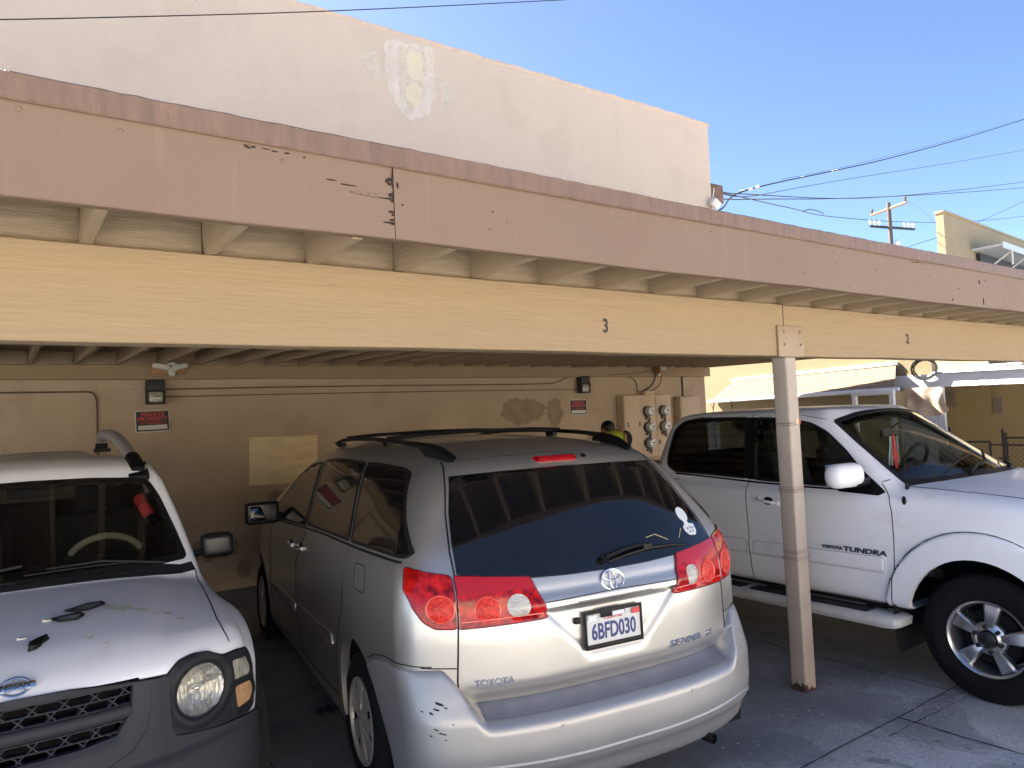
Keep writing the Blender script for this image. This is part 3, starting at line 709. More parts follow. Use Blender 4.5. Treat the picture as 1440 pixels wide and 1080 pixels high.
    for s in (1,-1): B.line([(-.70,1.243),(-.45,1.236),(0,1.226),(.6,1.215),(1.1,1.197),(1.9,1.158),(2.2,1.145)],'side',s,.008,.004,.04,m)
    m.pieces('belt_trim',M['seal'],root)
    # body-side moulding
    m=MB()
    for s in (1,-1): B.patch(rnd([(.36,.70),(1.32,.665),(1.32,.605),(.33,.64)],.015),'side',s,.006,.05,mb=m); B.patch(rnd([(1.38,.66),(2.42,.63),(2.42,.575),(1.38,.60)],.015),'side',s,.006,.05,mb=m)
    m.pieces('side_moulding',M['silver'],root,smooth=30,fixn=False)
    door_handle(root,B,1.50,1.045,1,M['silverb']); door_handle(root,B,1.17,1.065,1,M['silverb']); door_handle(root,B,1.50,1.045,-1,M['silver'])
    # tail lamps: quarter piece + hatch piece
    for s in (1,-1):
        lab='left' if s>0 else 'right'
        lp=empty('tail_lamp',(0,0,0)); lp.parent=root
        W=[(.893,1.228),(.83,1.207),(.737,1.190),(.738,.980),(.82,.984),(.865,1.015),(.895,1.07),(.915,1.14)]
        I=[(.724,1.187),(.408,1.159),(.348,.985),(.728,.979)]
        if s<0: W=mir(W); I=mir(I)
        B.patch(rnd(W,.015),'end',-1,.008,.014,depth=.02,mb=None).build('lens',M['tail'],lp,smooth=50,fixn=False)
        o=B.patch(rnd(I,.008),'end',-1,.008,.02,depth=.02).build('lens',M['tail'],lp,smooth=50,fixn=False)
        band=[(.722,1.186),(.411,1.158),(.397,1.115),(.722,1.113)]; band=mir(band) if s<0 else band
        B.patch(rnd(band,.004),'end',-1,.0105,.02,depth=.006).build('lens_band',M['tailm'],lp,smooth=50,fixn=False)
        tr=MB(); B.line([Vector(p) for p in rnd(W,.015)],'end',-1,.005,-.004,.012,tr,closed=True,mi=0); B.line([Vector(p) for p in rnd(I,.008)],'end',-1,.005,-.004,.02,tr,closed=True)
        tr.build('lamp_rim',M['tailedge'],lp)
        for (cy,cz_,r,mm,nm) in ((.482,1.052,.047,M['rev'],'reversing_lens'),(.612,1.048,.052,M['tailb'],'brake_lens'),(.795,1.062,.054,M['tailb'],'brake_lens')):
            cir=[(s*cy+r*math.cos(t),cz_+r*math.sin(t)) for t in np.linspace(0,2*math.pi,29)[:-1]]
            B.patch(cir,'end',-1,.0100,.012,disp=lambda u,v,cy=s*cy,cz_=cz_,r=r:.006*(1-min(1,((u-cy)**2+(v-cz_)**2)/r/r)),depth=.008).build(nm,mm,lp,smooth=50,fixn=False)
            if nm!='reversing_lens':
                B.line([Vector(c) for c in cir],'end',-1,.003,-.0105,.012,closed=True).build('lens_ring',M['tailring'],lp)
        # bright side facets
        B.line([(s*.72,1.006),(s*.37,1.012)],'end',-1,.004,-.009,.03).build('lens_ring',M['tailring'],lp)
    # emblem
    def onhatch(u,v,d=.004):
        h,n=B.cast(u,v,'end',-1); return h+n*d,n
    c,n=onhatch(.0,1.100,.004); Mx=frame(c,(0,-1,0),(0,0,1)); 
    def fr(c,n):
        u=c[1]; v=c[2]; right=(B.cast(u-.06,v,'end',-1)[0]-B.cast(u+.06,v,'end',-1)[0]).normalized(); n=(n-right*n.dot(right)).normalized(); up=n.cross(right); up=up if up.z>0 else -up; return frame(c,right,up)
    Mx=fr(c,n)
    em=MB()
    def ell(rx,ry,cy=0,r=.0045):
        em.tube([Mx@Vector((rx*math.cos(t),cy+ry*math.sin(t),.002)) for t in np.linspace(0,2*math.pi,41)[:-1]],r,8,closed=True)
    ell(.060,.046,r=.0055); ell(.046,.018,.016,.004); ell(.017,.043,.001,.004)
    e=em.build('emblem',M['chrome'],root)
    bk=MB(); bk.add([Mx@Vector((.058*math.cos(t),.044*math.sin(t),.0)) for t in np.linspace(0,2*math.pi,33)[:-1]],[tuple(range(32))]); bk.build('emblem_back',M['silverb'],e,fixn=False)
    c,n=onhatch(.598,.748,.003); text('badge_lettering','TOYOTA',.036,M['chrome'],root,fr(c,n),.003,sx=1.15,bold=.0012)
    c,n=onhatch(-.405,.752,.002); text('badge_lettering','SIENNA',.042,M['chrome'],root,fr(c,n),.003,sx=1.5,shear=.35,bold=.0012)
    c,n=onhatch(-.580,.752,.002); text('badge_lettering','LE',.034,M['chrome'],root,fr(c,n),.003,sx=1.35,shear=.3,bold=.001)
    # number plate with frame
    c,n=onhatch(.014,.895,.016); nn=(n+Vector((-1,0,.05))).normalized(); Mx=fr(c,nn)
    pl=empty('licence_plate',(0,0,0)); pl.parent=root
    def bxm(m,x0,x1,y0,y1,z0,z1,mi=0):
        k=len(m.v); m.bx(x0,x1,y0,y1,z0,z1,mi); 
        for i in range(k,len(m.v)): m.v[i]=tuple(Mx@Vector(m.v[i]))
    m=MB(); bxm(m,-.150,.150,-.074,.074,0,.002); m.build('plate',M['platew'],pl)
    m=MB(); 
    for a in ((-.158,.158,.070,.084,0,.010),(-.158,.158,-.084,-.064,0,.010),(-.158,-.148,-.064,.070,0,.010),(.148,.158,-.064,.070,0,.010)): bxm(m,*a)
    m.pieces('plate_frame',M['black'],pl,bevel=.002)
    m=MB(); bxm(m,-.075,.06,.050,.088,.0105,.014); m.pieces('plate_frame',M['black'],pl,bevel=.002)
    m=MB(); bxm(m,-.012,.055,.052,.070,.0145,.0155); m.build('registration_sticker',M['sticker'],pl)
    m=MB(); bxm(m,.098,.142,.042,.066,.0105,.0112); m.build('registration_sticker',M['platered'],pl)
    m=MB(); bxm(m,-.142,-.098,.042,.066,.0105,.0112); m.build('registration_sticker',M['sticker'],pl)
    text('plate_lettering','6BFD030',.098,M['plateblue'],pl,Mx@Matrix.Translation((0,-.014,.003)),.0012,sx=.66,bold=.0022)
    text('plate_lettering','California',.026,M['platered'],pl,Mx@Matrix.Translation((-.005,.046,.003)),.0008,sx=1.0,shear=.3)
    # small camera next to the plate
    c,n=onhatch(.20,.945,.008); m=MB(); m.box(c,(.02,.03,.026)); m.build('plate_lamp',M['black'],root,bevel=.003)
    # high brake lamp
    lp=B.patch(rnd([(.128,1.652),(-.128,1.652),(-.118,1.628),(.118,1.628)],.01),'end',-1,.006,.02).build('high_brake_lamp',M['tail'],root,fixn=False)
    B.patch(rnd([(.10,1.647),(-.10,1.647),(-.10,1.634),(.10,1.634)],.004),'end',-1,.010,.02).build('lens_band',M['tailm'],lp,fixn=False)
    B.patch(rnd([(-.165,1.650),(-.19,1.650),(-.19,1.636),(-.165,1.636)],.005),'end',-1,.006,.01).build('washer_nozzle',M['black'],root,fixn=False)
    # rear wiper
    m=MB(); c0,n0=onhatch(0.02,1.185,.02); m.cyl(c0-n0*.02,c0+n0*.012,.020,16)
    P1=[onhatch(u,v,d)[0] for u,v,d in ((.02,1.185,.026),(-.10,1.205,.030),(-.24,1.213,.028))]; m.tube(P1,[.014,.011,.007],8)
    P2=[onhatch(u,v,d)[0] for u,v,d in ((.0,1.172,.010),(-.12,1.188,.014),(-.26,1.200,.015),(-.40,1.196,.012),(-.50,1.187,.008))]; m.tube(P2,[.005,.007,.008,.006,.004],6)
    c1=onhatch(-.24,1.206,.02)[0]; m.box(c1,(.02,.05,.02))
    m.build('rear_wiper',M['black'],root,bevel=.0)
    # window sticker and dead leaves
    st=[(-.530,1.352),(-.572,1.362),(-.612,1.345),(-.610,1.305),(-.592,1.280),(-.640,1.275),(-.655,1.235),(-.640,1.205),(-.560,1.215),(-.545,1.245),(-.560,1.285),(-.528,1.320)]
    sk=B.patch([(-.592+.036*math.cos(t),1.316+.034*math.sin(t)) for t in np.linspace(0,6.28,19)[:-1]],'end',-1,.0045,.02,depth=.002).build('window_sticker',M['sticker'],root,fixn=False)
    st=B.patch(rnd([(-.575,1.292),(-.600,1.290),(-.606,1.272),(-.640,1.268),(-.636,1.236),(-.618,1.218),(-.570,1.222),(-.552,1.240),(-.548,1.262),(-.572,1.272)],.006),'end',-1,.0045,.015,depth=.002).build('window_sticker',M['sticker'],root,fixn=False)
    for u,v in ((-.575,1.250),(-.597,1.253),(-.617,1.250),(-.585,1.235),(-.607,1.236)): B.patch([(u+.006,v+.005),(u-.006,v+.005),(u-.006,v-.004),(u+.006,v-.004)],'end',-1,.0062,.01,depth=.001).build('sticker_print',M['noticei2'],st,fixn=False)
    # garnish line above the plate
    m=MB(); B.line([(.372,1.052),(0,1.060),(-.372,1.052)],'end',-1,.0028,.0006,.03,m); m.build('garnish_line',M['seal'],root)
    # step pad on the bumper
    m=MB(); pad=[(-1.012,.60),(-1.085,.55),(-1.104,.3),(-1.110,0),(-1.104,-.3),(-1.085,-.55),(-1.012,-.60),(-1.016,-.3),(-1.018,0),(-1.016,.3)]
    B.patch_top=None
    padm=MB(); vs=[];N=24
    for i in range(N+1):
        y=.66-1.32*i/N; c3=.16*(abs(y)/.85)**3
        for x in (-1.005,-1.035,-1.065,-1.095): 
            h=BB.bvh.ray_cast(Vector((x+c3+.004,y,.90)),Vector((0,0,-1))); z=h[0].z if h[0] else .65
            vs.append((x+c3+.004,y,z+.003))
    fs=[(4*i+j,4*i+j+1,4*i+j+5,4*i+j+4) for i in range(N) for j in range(3)]
    padm.add(vs,fs).build('bumper_step_pad',M['pad'],root)
    # bumper skins: dull plastic-painted lower valance ridge
    m=MB(); BB.line([(.90,.405),(.74,.432),(.5,.425),(.2,.418),(-.2,.418),(-.5,.425),(-.74,.432),(-.90,.405)],'end',-1,.011,.004,.04,m,8); m.build('bumper_ridge',M['silverb'],root)
    m=MB(); 
    for u,v in ((.775,.648),(.353,.553),(-.353,.553),(-.80,.640)):
        c,n=BB.cast(u,v,'end',-1); m.cyl(c-n*.004,c+n*.003,.011,16)
    m.pieces('parking_sensor',M['silverb'],root)
    sc_=MB()
    rr=random.Random(3)
    for u,v,a,b in ((.838,.695,.020,.007),(.852,.675,.012,.004),(.818,.68,.008,.004),(.872,.66,.007,.005),(.90,.665,.006,.003),(.86,.60,.010,.003),(.84,.585,.014,.003),(.88,.575,.006,.003),(.83,.56,.005,.003),(.80,.62,.005,.003),(.26,.636,.004,.003),(.05,.637,.004,.002)):
        pg=[(u+a*math.cos(t)*rr.uniform(.6,1.2),v+b*math.sin(t)*rr.uniform(.6,1.2)+.3*a*math.cos(t)) for t in np.linspace(0,2*math.pi,9)[:-1]]
        BB.patch(pg,'end',-1,.0012,.01,depth=.003,mb=sc_)
    sc_.pieces('paint_scuff',M['black'],root,fixn=False)
    m=MB(); m.tube([(-.90,-.50,.27),(-1.045,-.53,.262)],.024,16,cap=False); m.tube([(-.90,-.50,.27),(-1.03,-.529,.262)],.021,16,cap=True); m.build('exhaust_tip',M['black'],root)
    # roof rails and bars
    for s in (1,-1):
        rl=empty('roof_rail',(0,0,0)); rl.parent=root
        m=MB(); y=s*.610
        pts=[(-.22,s*.562,1.728),(-.10,s*.580,1.738),(.15,s*.600,1.752),(.6,y,1.766),(1.1,y*.99,1.765),(1.45,y*.97,1.752),(1.70,y*.95,1.728)]
        m.tube(pts,[.018,.015,.013,.013,.013,.013,.010],10); m.build('rail',M['black'],rl)
        m=MB()
        for _ in (0,):
            sec=[]
            for x,z,w,yy in ((-.50,1.672,.014,.530),(-.44,1.696,.028,.535),(-.36,1.722,.034,.543),(-.27,1.740,.032,.553),(-.18,1.748,.026,.565),(-.10,1.749,.016,.575)):
                y=s*yy
                b_=max(1.655,z-.016-.04*abs(x+.10)/.1) if x>-.25 else 1.655
                ring=[(x,y-w,b_),(x,y-w*.9,z-.012),(x,y-w*.4,z),(x,y+w*.4,z),(x,y+w*.9,z-.012),(x,y+w,b_)]
                sec.append(ring)
            vs=[p for r_ in sec for p in r_]; fs=[]
            for i in range(len(sec)-1):
                for j in range(5): fs.append((6*i+j,6*i+j+1,6*i+j+7,6*i+j+6))
            fs.append(tuple(range(6))); fs.append(tuple(range(6*len(sec)-6,6*len(sec))))
            m.add(vs,fs)
        m.box((.45,y,1.742),(.10,.035,.035)); m.box((1.66,y*.955,1.715),(.14,.04,.03))
        m.pieces('rail_foot',M['black'],rl,bevel=.004,smooth=50)
    m=MB()
    for x in (.38,1.30):
        m.tube([(x,-.60,1.770),(x,-.4,1.782),(x,0,1.788),(x,.4,1.782),(x,.60,1.770)],.012,8)
    m.pieces('roof_crossbar',M['black'],root)
    # door mirrors
    for s in (1,-1):
        m=MB(); m.box((2.03,s*1.085,1.225),(.11,.245,.165))
        m.box((2.06,s*.95,1.19),(.08,.14,.05))
        mr=m.build('door_mirror',M['mirrorb'],root,bevel=.024,seg=4,smooth=60)
        g=MB(); g.box((1.982,s*1.085,1.225),(.016,.185,.11),(0,R(4),R(s*9))); g.build('mirror_glass',M['mirrord'],mr,bevel=.005)
    # front: head lamps, grille, plate (away from the photograph)
    for s in (1,-1):
        B.patch(rnd([(s*.50,.80),(s*.80,.86),(s*.84,.74),(s*.52,.68)][::s],.03),'end',1,.004,.03).build('headlight',M['rev'],root,fixn=False)
    B.patch(rnd([(.42,.78),(-.42,.78),(-.36,.66),(.36,.66)],.03),'end',1,.003,.04).build('grille',M['black'],root,fixn=False)
    ws=[(1.60,-.60),(1.70,0),(1.60,.60),(2.5,.72),(2.95,.50),(3.05,0),(2.95,-.50),(2.5,-.72)]
    ws=[(1.98,-.55),(1.98,.55),(2.80,.66),(3.0,0),(2.80,-.66)]
    B.patch(rnd(ws,.05),'top',1,.003,.06).build('windscreen',M['tint'],root,fixn=False)
    m=MB(); m.tube([onhatch(-.27,1.245,.006)[0],onhatch(-.33,1.252,.008)[0],onhatch(-.40,1.222,.006)[0]],.0025,5); m.tube([onhatch(-.48,1.222,.006)[0],onhatch(-.52,1.256,.008)[0]],.003,5)
    lf=m.build('dry_leaf',M['beige'],root)
    return root,B
def ribbon(pts,off):
    n=len(pts); vs=[tuple(p) for p in pts]+[tuple(Vector(p)+off) for p in pts]
    return vs,[(i,i+1,i+1+n,i+n) for i in range(n-1)]
# ================= white SUV ================================================
def bumper_f(p):
    x,y,z=p[...,0],p[...,1],p[...,2]; ay=np.abs(y)
    fr=x-(.83-.035*sst(.44,.58,z)-.05*sst(.42,.30,z)-.30*(ay/.90)**2.8)
    f=smax(fr,ay-.905,.10); f=smax(f,z-(.585+.012*sst(.5,.9,ay)),.05); f=smax(f,.30-z,.05); return smax(f,.30-x,.03)
def frontcast(B,u,v,d=.0): h,n=B.cast(u,v,'end',1); return h+n*d,n
def build_suv():
    root=empty('sport_utility_vehicle',(.075,3.937,0),-1.628,'white SUV with grey plastic front parked nose-out at left, broken trim on its bonnet','SUV')
    B=Body(suv_f,seg(-3.9,.06,-1.5,.02,.1,.012,.95),seg(-1.05,.015,1.05),seg(.2,.03,.55,.012,1.15,.018,1.95),(-1.2,0,.55),(.86,.35,.22))
    WS=[(.585,1.600),(.3,1.622),(0,1.628),(-.3,1.622),(-.585,1.600),(-.64,1.50),(-.70,1.32),(-.745,1.162),(-.5,1.150),(-.2,1.146),(0,1.145),(.2,1.146),(.5,1.150),(.745,1.162),(.70,1.32),(.64,1.50)]
    WSr=rnd(WS,.035); WSi=inset(WSr,.022)
    SW=[[(-1.10,1.64),(-1.72,1.665),(-1.72,1.19),(-.72,1.17),(-.66,1.21)],[(-1.80,1.665),(-2.55,1.66),(-2.55,1.20),(-1.80,1.19)],[(-2.65,1.66),(-3.45,1.64),(-3.45,1.22),(-2.65,1.20)]]
    RW=[(.55,1.60),(-.55,1.60),(-.62,1.20),(.62,1.20)]
    af=[(.475*math.cos(t),.36+.46*math.sin(t)) for t in np.linspace(-.7,math.pi+.7,28)]; ar=[(-2.65+a,b) for a,b in af]
    GR=[(.375,.895),(.2,.902),(0,.904),(-.2,.902),(-.375,.895),(-.366,.80),(-.318,.728),(-.2,.712),(0,.708),(.2,.712),(.318,.728),(.366,.80)]
    specs=[(lambda p,a=a:polysdf(p[:,0],p[:,2],a),lambda p:np.abs(p[:,1])>.5,(0,2)) for a in (af,ar)]
    specs+=[(lambda p:polysdf(p[:,1],p[:,2],WSi),lambda p:(p[:,0]>-1.4)&(p[:,0]<-.25),(1,2))]
    specs+=[(lambda p:polysdf(p[:,1],p[:,2],RW),lambda p:(p[:,0]<-3.4),(1,2))]
    specs+=[(lambda p,a=inset(rnd(a,.04),.012):polysdf(p[:,0],p[:,2],a),lambda p:np.abs(p[:,1])>.4,(0,2)) for a in SW]
    specs+=[(lambda p:polysdf(p[:,1],p[:,2],inset(GR,-.022)),lambda p:p[:,0]>.5,(1,2))]
    specs+=[(lambda p,s=s:np.hypot(p[:,1]-s*.628,(p[:,2]-.796)/1.03)-.112,lambda p:p[:,0]>.4,(1,2)) for s in (1,-1)]
    P,F=cut(B.P,B.F,suv_f,specs)
    mesh_np('body',P,F,M['white'],root)
    # dark lining inside the cabin shell
    Pi,Fi=boxmesh(suv_f,seg(-3.9,.08,.9),seg(-1.05,.06,1.05),seg(.2,.05,1.95),(-1.2,0,.55),(.86,.35,.22),off=.035)
    Pi,Fi=cut(Pi,Fi,suv_f,specs[2:-3],fix=False); C=Pi[Fi].mean(1); Fi=Fi[(C[:,0]<-.30)&(C[:,2]>.75)]
    mesh_np('cabin_lining',Pi,Fi,M['interior'],root)
    ws=B.patch(WSi,'end',1,.003,.06).build('windscreen',M['wsdark'],root,smooth=60,fixn=False)
    B.patch(WSr,'end',1,.0045,.03,holes=[inset(WSr,.028)]).build('window_seal',M['seal'],ws,smooth=60,fixn=False)
    for s in (1,-1):
        for a in SW: window(root,B,a,'side',s,M['clear'],.016,.003,.04,.08)
    window(root,B,RW,'end',-1,M['clear'],.02,.003,.05,.08,'rear_window')
    for x in (0,-2.65):
        for s in (1,-1): arch_liner(root,x,.36,.50,s*.93,s*.50); wheel_truck(root,x,s*.90,s,.365,.365,.20)
    m=MB()
    for s in (1,-1):
        for a in (af,ar):
            pts=[q for q in resample(a,.03) if q[1]>.34]
            k=next((i for i in range(len(pts)) if (Vector(pts[i])-Vector(pts[i-1])).length>.08),0); pts=pts[k:]+pts[:k]
            m.add(*ribbon([B.cast(q[0],q[1],'side',s)[0] for q in pts],Vector((0,-s*.05,0))))
    m.pieces('arch_lip',M['white'],root,fixn=False)
    m=MB(); m.bx(-3.6,.3,-.70,.70,.30,.42); m.bx(-.55,.55,-.48,.48,.30,.68); m.bx(.3,.62,-.5,.5,.35,.62); m.build('underbody',M['under'],root)
    # cowl
    fr=[(-.358,0),(-.362,.19),(-.388,.50),(-.430,.70),(-.462,.776)]; re=[(-.50,.760),(-.475,.70),(-.455,.5),(-.415,.19),(-.405,0)]
    cw=[(a,b) for a,b in fr]+re+[(a,-b) for a,b in reversed(re[:-1])]+[(a,-b) for a,b in reversed(fr[1:])]
    cwm=B.patch(cw,'top',1,.003,.03).build('cowl_panel',M['greyd'],root,smooth=50,fixn=False)
    m=MB()
    for k in range(22): 
        y=.10+.020*k; h,n=B.cast(-.395-.10*(y/.78)**2*.5,y,'top',1); m.box(h+n*.005,(.014,.010,.006))
    m.build('cowl_vent',M['under'],cwm)
    # bonnet seam
    m=MB()
    for s in (1,-1): B.line([(-.46,s*.776),(-.2,s*.770),(.1,s*.757),(.35,s*.746),(.46,s*.752),(.525,s*.772)],'top',1,.0035,.0006,.03,m)
    hl=[(0,.930),(.17,.926),(.385,.906),(.50,.897)]
    for s in (1,-1): B.line([(s*a,b) for a,b in hl],'end',1,.004,.0,.02,m)
    for s in (1,-1): B.line([(-.50,1.10),(-.47,.95),(-.48,.6),(-.50,.42)],'side',s,.0035,.0006,.03,m); B.line([(-1.76,1.15),(-1.76,.42)],'side',s,.0035,.0006,.03,m); B.line([(-.50,1.12),(-1.76,1.14),(-3.4,1.16)],'side',s,.003,.0006,.05,m)
    m.pieces('panel_gap',M['seal'],root)
    # grey front fascia with the grille opening
    fa=[(0,.926),(.17,.922),(.385,.903),(.497,.893),(.503,.70),(.522,.656),(.60,.640),(.678,.625),(.846,.608),(.885,.60),(.86,.555),(.5,.555),(0,.555),(-.5,.555),(-.86,.555),(-.885,.60),(-.846,.608),(-.678,.625),(-.60,.640),(-.522,.656),(-.503,.70),(-.497,.893),(-.385,.903),(-.17,.922)]
    def fd(u,v):
        d=polysdf(np.array([u]),np.array([v]),GR)[0]; a=.018*float(sst(.0,.028,d)) if d>0 else 0
        return .004+a*(1 if abs(u)<.47 else .7)-.02*float(sst(.66,.60,v))*0
    fs=B.patch(fa,'end',1,.004,.016,disp=fd,holes=[GR],depth=.03).build('front_fascia',M['grey'],root,smooth=50,fixn=False)
    # grille: hex mesh bars above and below a thick bar
    g=empty('grille',(0,0,0)); g.parent=root
    m=MB(); m.add([frontcast(B,u,v,-.075)[0] for u,v in GR],[tuple(range(len(GR)))]); m.build('grille_back',M['under'],g,fixn=False)
    m=MB()
    def seg_(a,b):
        # clip roughly to the opening
        n_=4
        for i in range(n_):
            p=[a[0]+(b[0]-a[0])*i/n_,a[1]+(b[1]-a[1])*i/n_]; q=[a[0]+(b[0]-a[0])*(i+1)/n_,a[1]+(b[1]-a[1])*(i+1)/n_]
            mid=((p[0]+q[0])/2,(p[1]+q[1])/2)
            if polysdf(np.array([mid[0]]),np.array([mid[1]]),GR)[0]<.004:
                A,_=frontcast(B,p[0],p[1],-.012); Bq,_=frontcast(B,q[0],q[1],-.012); A2,_=frontcast(B,p[0],p[1],-.06); B2,_=frontcast(B,q[0],q[1],-.06)
                m.tube([A,Bq],.0028,5); m.add([A,Bq,B2,A2],[(0,1,2,3)])
    def hexrow(v0,off_,h=.036,w=.115):
        # one row of flat hexagons
        for k in range(-5,6):
            u=k*w+off_
            seg_((u-w/2+.018,v0+h/2),(u+w/2-.018,v0+h/2)); seg_((u-w/2+.018,v0-h/2),(u+w/2-.018,v0-h/2))
            for sx in (1,-1): seg_((u+sx*(w/2-.018),v0+h/2),(u+sx*w/2,v0)); seg_((u+sx*(w/2-.018),v0-h/2),(u+sx*w/2,v0))
            seg_((u+w/2,v0),(u+w/2+.0,v0)) 
    for v0,o_ in ((.884,.0),(.848,.0575),(.754,.0),(.718,.0575),(.812,.0),(.790,.0575)): hexrow(v0,o_,.036,.1)
    m.build('grille_mesh',M['grille'],g,fixn=False)
    m=MB(); ring=[]
    for u in np.linspace(-.365,.365,25):
        c,n=frontcast(B,u,.803,.0)
        ring.append([c+n*dx+Vector((0,0,dz)) for dx,dz in ((-.05,.026),(-.005,.026),(.010,.016),(.014,.0),(.010,-.016),(-.005,-.026),(-.05,-.026))])
    vs=[p for r_ in ring for p in r_]; m.add(vs,[(7*i+j,7*i+j+1,7*i+j+8,7*i+j+7) for i in range(24) for j in range(6)]); m.build('grille_bar',M['grey'],g,smooth=60,fixn=False)
    # headlamps
    for s in (1,-1):
        L_=[(.500,.895),(.544,.930),(.601,.938),(.665,.930),(.727,.895),(.790,.893),(.846,.876),(.866,.83),(.872,.70),(.862,.632),(.83,.616),(.678,.628),(.525,.660),(.506,.70)]
        cc=(s*.628,.796); rr=.100
        if s<0: L_=mir(L_)
        lp=empty('headlight',(0,0,0)); lp.parent=root
        C1=[(cc[0]+rr*math.cos(t),cc[1]+rr*1.03*math.sin(t)) for t in np.linspace(0,2*math.pi,37)[:-1]]
        q1=[(.762,.864),(.832,.850),(.853,.80),(.850,.768),(.768,.778)]; q2=[(.770,.750),(.850,.742),(.860,.70),(.846,.664),(.778,.655)]
        if s<0: q1=mir(q1); q2=mir(q2)
        q1=rnd(q1,.015); q2=rnd(q2,.015)
        def ld(u,v):
            d=math.hypot(u-cc[0],(v-cc[1])/1.03)-rr
            e=.006+.012*float(sst(.0,.012,d))-.010*float(sst(.03,.045,d))
            dq=min(polysdf(np.array([u]),np.array([v]),q1)[0],polysdf(np.array([u]),np.array([v]),q2)[0]); e+=.006*float(sst(.022,.010,dq))
            return e
        B.patch(rnd(L_,.014),'end',1,.002,.011,disp=ld,holes=[C1,q1,q2],depth=.03).build('lamp_bezel',M['greyd'],lp,smooth=50,fixn=False)
        # bowl: dished reflector with facets, domed lens in front
        c,n=frontcast(B,cc[0],cc[1]); ax=(n*.35+Vector((1,0,0))*.65+Vector((0,s*.12,0))).normalized(); right=ax.cross(Vector((0,0,1))).normalized(); up=right.cross(ax)
        m=MB(); vs=[]
        K=22;Nn=72
        for i in range(K+1):
            r=rr*1.02*i/K; d=-.060*(1-(i/K)**2)-.004
            for j in range(Nn):
                t=2*math.pi*j/Nn; px=r*math.cos(t); pz=r*math.sin(t)
                wob=(.0045*abs(math.sin(px*150))*(1 if pz<.02 else .25)+.0035*math.sin(pz*110+px*40)*(1 if pz>0 else .3))*min(1,i/6)
                vs.append(c+ax*(d+wob)+right*px+up*1.03*pz)
        fs_=[(i*Nn+j,i*Nn+(j+1)%Nn,(i+1)*Nn+(j+1)%Nn,(i+1)*Nn+j) for i in range(K) for j in range(Nn)]
        m.add(vs,fs_); m.build('reflector',M['reflector'],lp,smooth=20,fixn=False)
        m=MB(); m.sph(tuple(c-ax*.035),.014,12,8); m.cyl(c-ax*.06,c-ax*.035,.012); m.build('bulb',M['chrome'],lp)
        B.patch(C1,'end',1,.0,.012,disp=lambda u,v:.004+.012*(1-min(1,((u-cc[0])**2+(v-cc[1])**2)/rr/rr)),depth=.002).build('lens',M['lens'],lp,smooth=60,fixn=False)
        m=MB(); B.line([Vector(p) for p in C1],'end',1,.004,-.006,.012,m,closed=True); m.build('lens_ring',M['grey'],lp)
        for q,mm in ((q1,M['clearlens']),(q2,M['amber'])): B.patch(q,'end',1,.010,.012,depth=.015).build('corner_lens',mm,lp,fixn=False)
        # gap round the lamp
        m=MB(); B.line([Vector(p) for p in rnd(L_,.014)],'end',1,.007,-.003,.012,m,closed=True); m.build('lamp_gap',M['seal'],lp)
    m=MB(); B.line([(0,.600),(.3,.600),(.5,.603),(.68,.612),(.83,.606),(.88,.60)],'end',1,.007,-.012,.03,m); B.line([(0,.600),(-.3,.600),(-.5,.603),(-.68,.612),(-.83,.606),(-.88,.60)],'end',1,.007,-.012,.03,m)
    for s in (1,-1): B.line([(s*.43,.885),(s*.43,.80),(s*.41,.72),(s*.36,.66),(s*.28,.625)],'end',1,.0045,-.0225,.02,m)
    m.pieces('fascia_groove',M['seal'],root)
    # lower bumper
    bb=Body(bumper_f,seg(.1,.03,1.0),seg(-1.0,.02,1.0),seg(.2,.02,.45,.010,.66),(.5,0,.45),(.5,.6,.3))
    bo=mesh_np('front_bumper',bb.P,bb.F,M['grey'],root)
    # small white clip on the bumper corner
    m=MB(); m.box((.36,.915,.60),(.035,.012,.014)); m.build('bumper_clip',M['offwhite'],bo,bevel=.002)
    # emblem on the bonnet lip
    c,n=frontcast(B,.0,.962,.004); n=(n+Vector((1,0,0))*.5).normalized(); right=Vector((0,1,0)); up=n.cross(right); up=up if up.z>0 else -up; Mx=frame(c+n*.004,right,up)
    em=MB(); ang=np.linspace(.28,math.pi-.28,18); W_=.052
    for sg in (1,-1):
        pts=[(W_*math.cos(t),sg*W_*.72*math.sin(t)) for t in ang]
        for k in range(len(pts)-1):
            a,b=pts[k],pts[k+1]; ins=.74
            q=[(a[0],a[1],.0),(b[0],b[1],.0),(b[0]*ins,b[1]*ins,.0),(a[0]*ins,a[1]*ins,.0)]; q+=[(x,y,.006) for x,y,_ in q]
            em.add([Mx@Vector(v) for v in q],[(3,2,1,0),(4,5,6,7),(0,1,5,4),(1,2,6,5),(2,3,7,6),(3,0,4,7)])
    k=len(em.v); em.bx(-.062,.062,-.0125,.0125,.0,.009)
    for i in range(k,len(em.v)): em.v[i]=tuple(Mx@Vector(em.v[i]))
    e=em.build('emblem',M['chrome'],root,bevel=.0012)
    text('emblem_lettering','NISSAN',.021,M['greyd'],e,Mx@Matrix.Translation((0,0,.0092)),.0006,sx=1.28,bold=.0006)
    # wipers
    def wsp(y,z,d): h,n=B.cast(y,z,'end',1); return h+n*d
    for (ys,ye,zs,ze) in ((.62,.02,1.165,1.185),(-.02,-.60,1.155,1.175)):
        m=MB(); a=B.cast(-.46,ys,'top',1)[0]+Vector((0,0,.02)); b=wsp((ys+ye)/2,zs+.03,.03); c_=wsp(ye+.06,ze+.01,.022)
        m.tube([a,b,c_],[.011,.008,.005],6); P_=[wsp(ys+(ye-ys)*t,zs+(ze-zs)*t+.012*math.sin(t*3.1),.010) for t in np.linspace(.05,1.05,9)]; m.tube(P_,.005,6)
        m.build('wiper',M['black'],root)
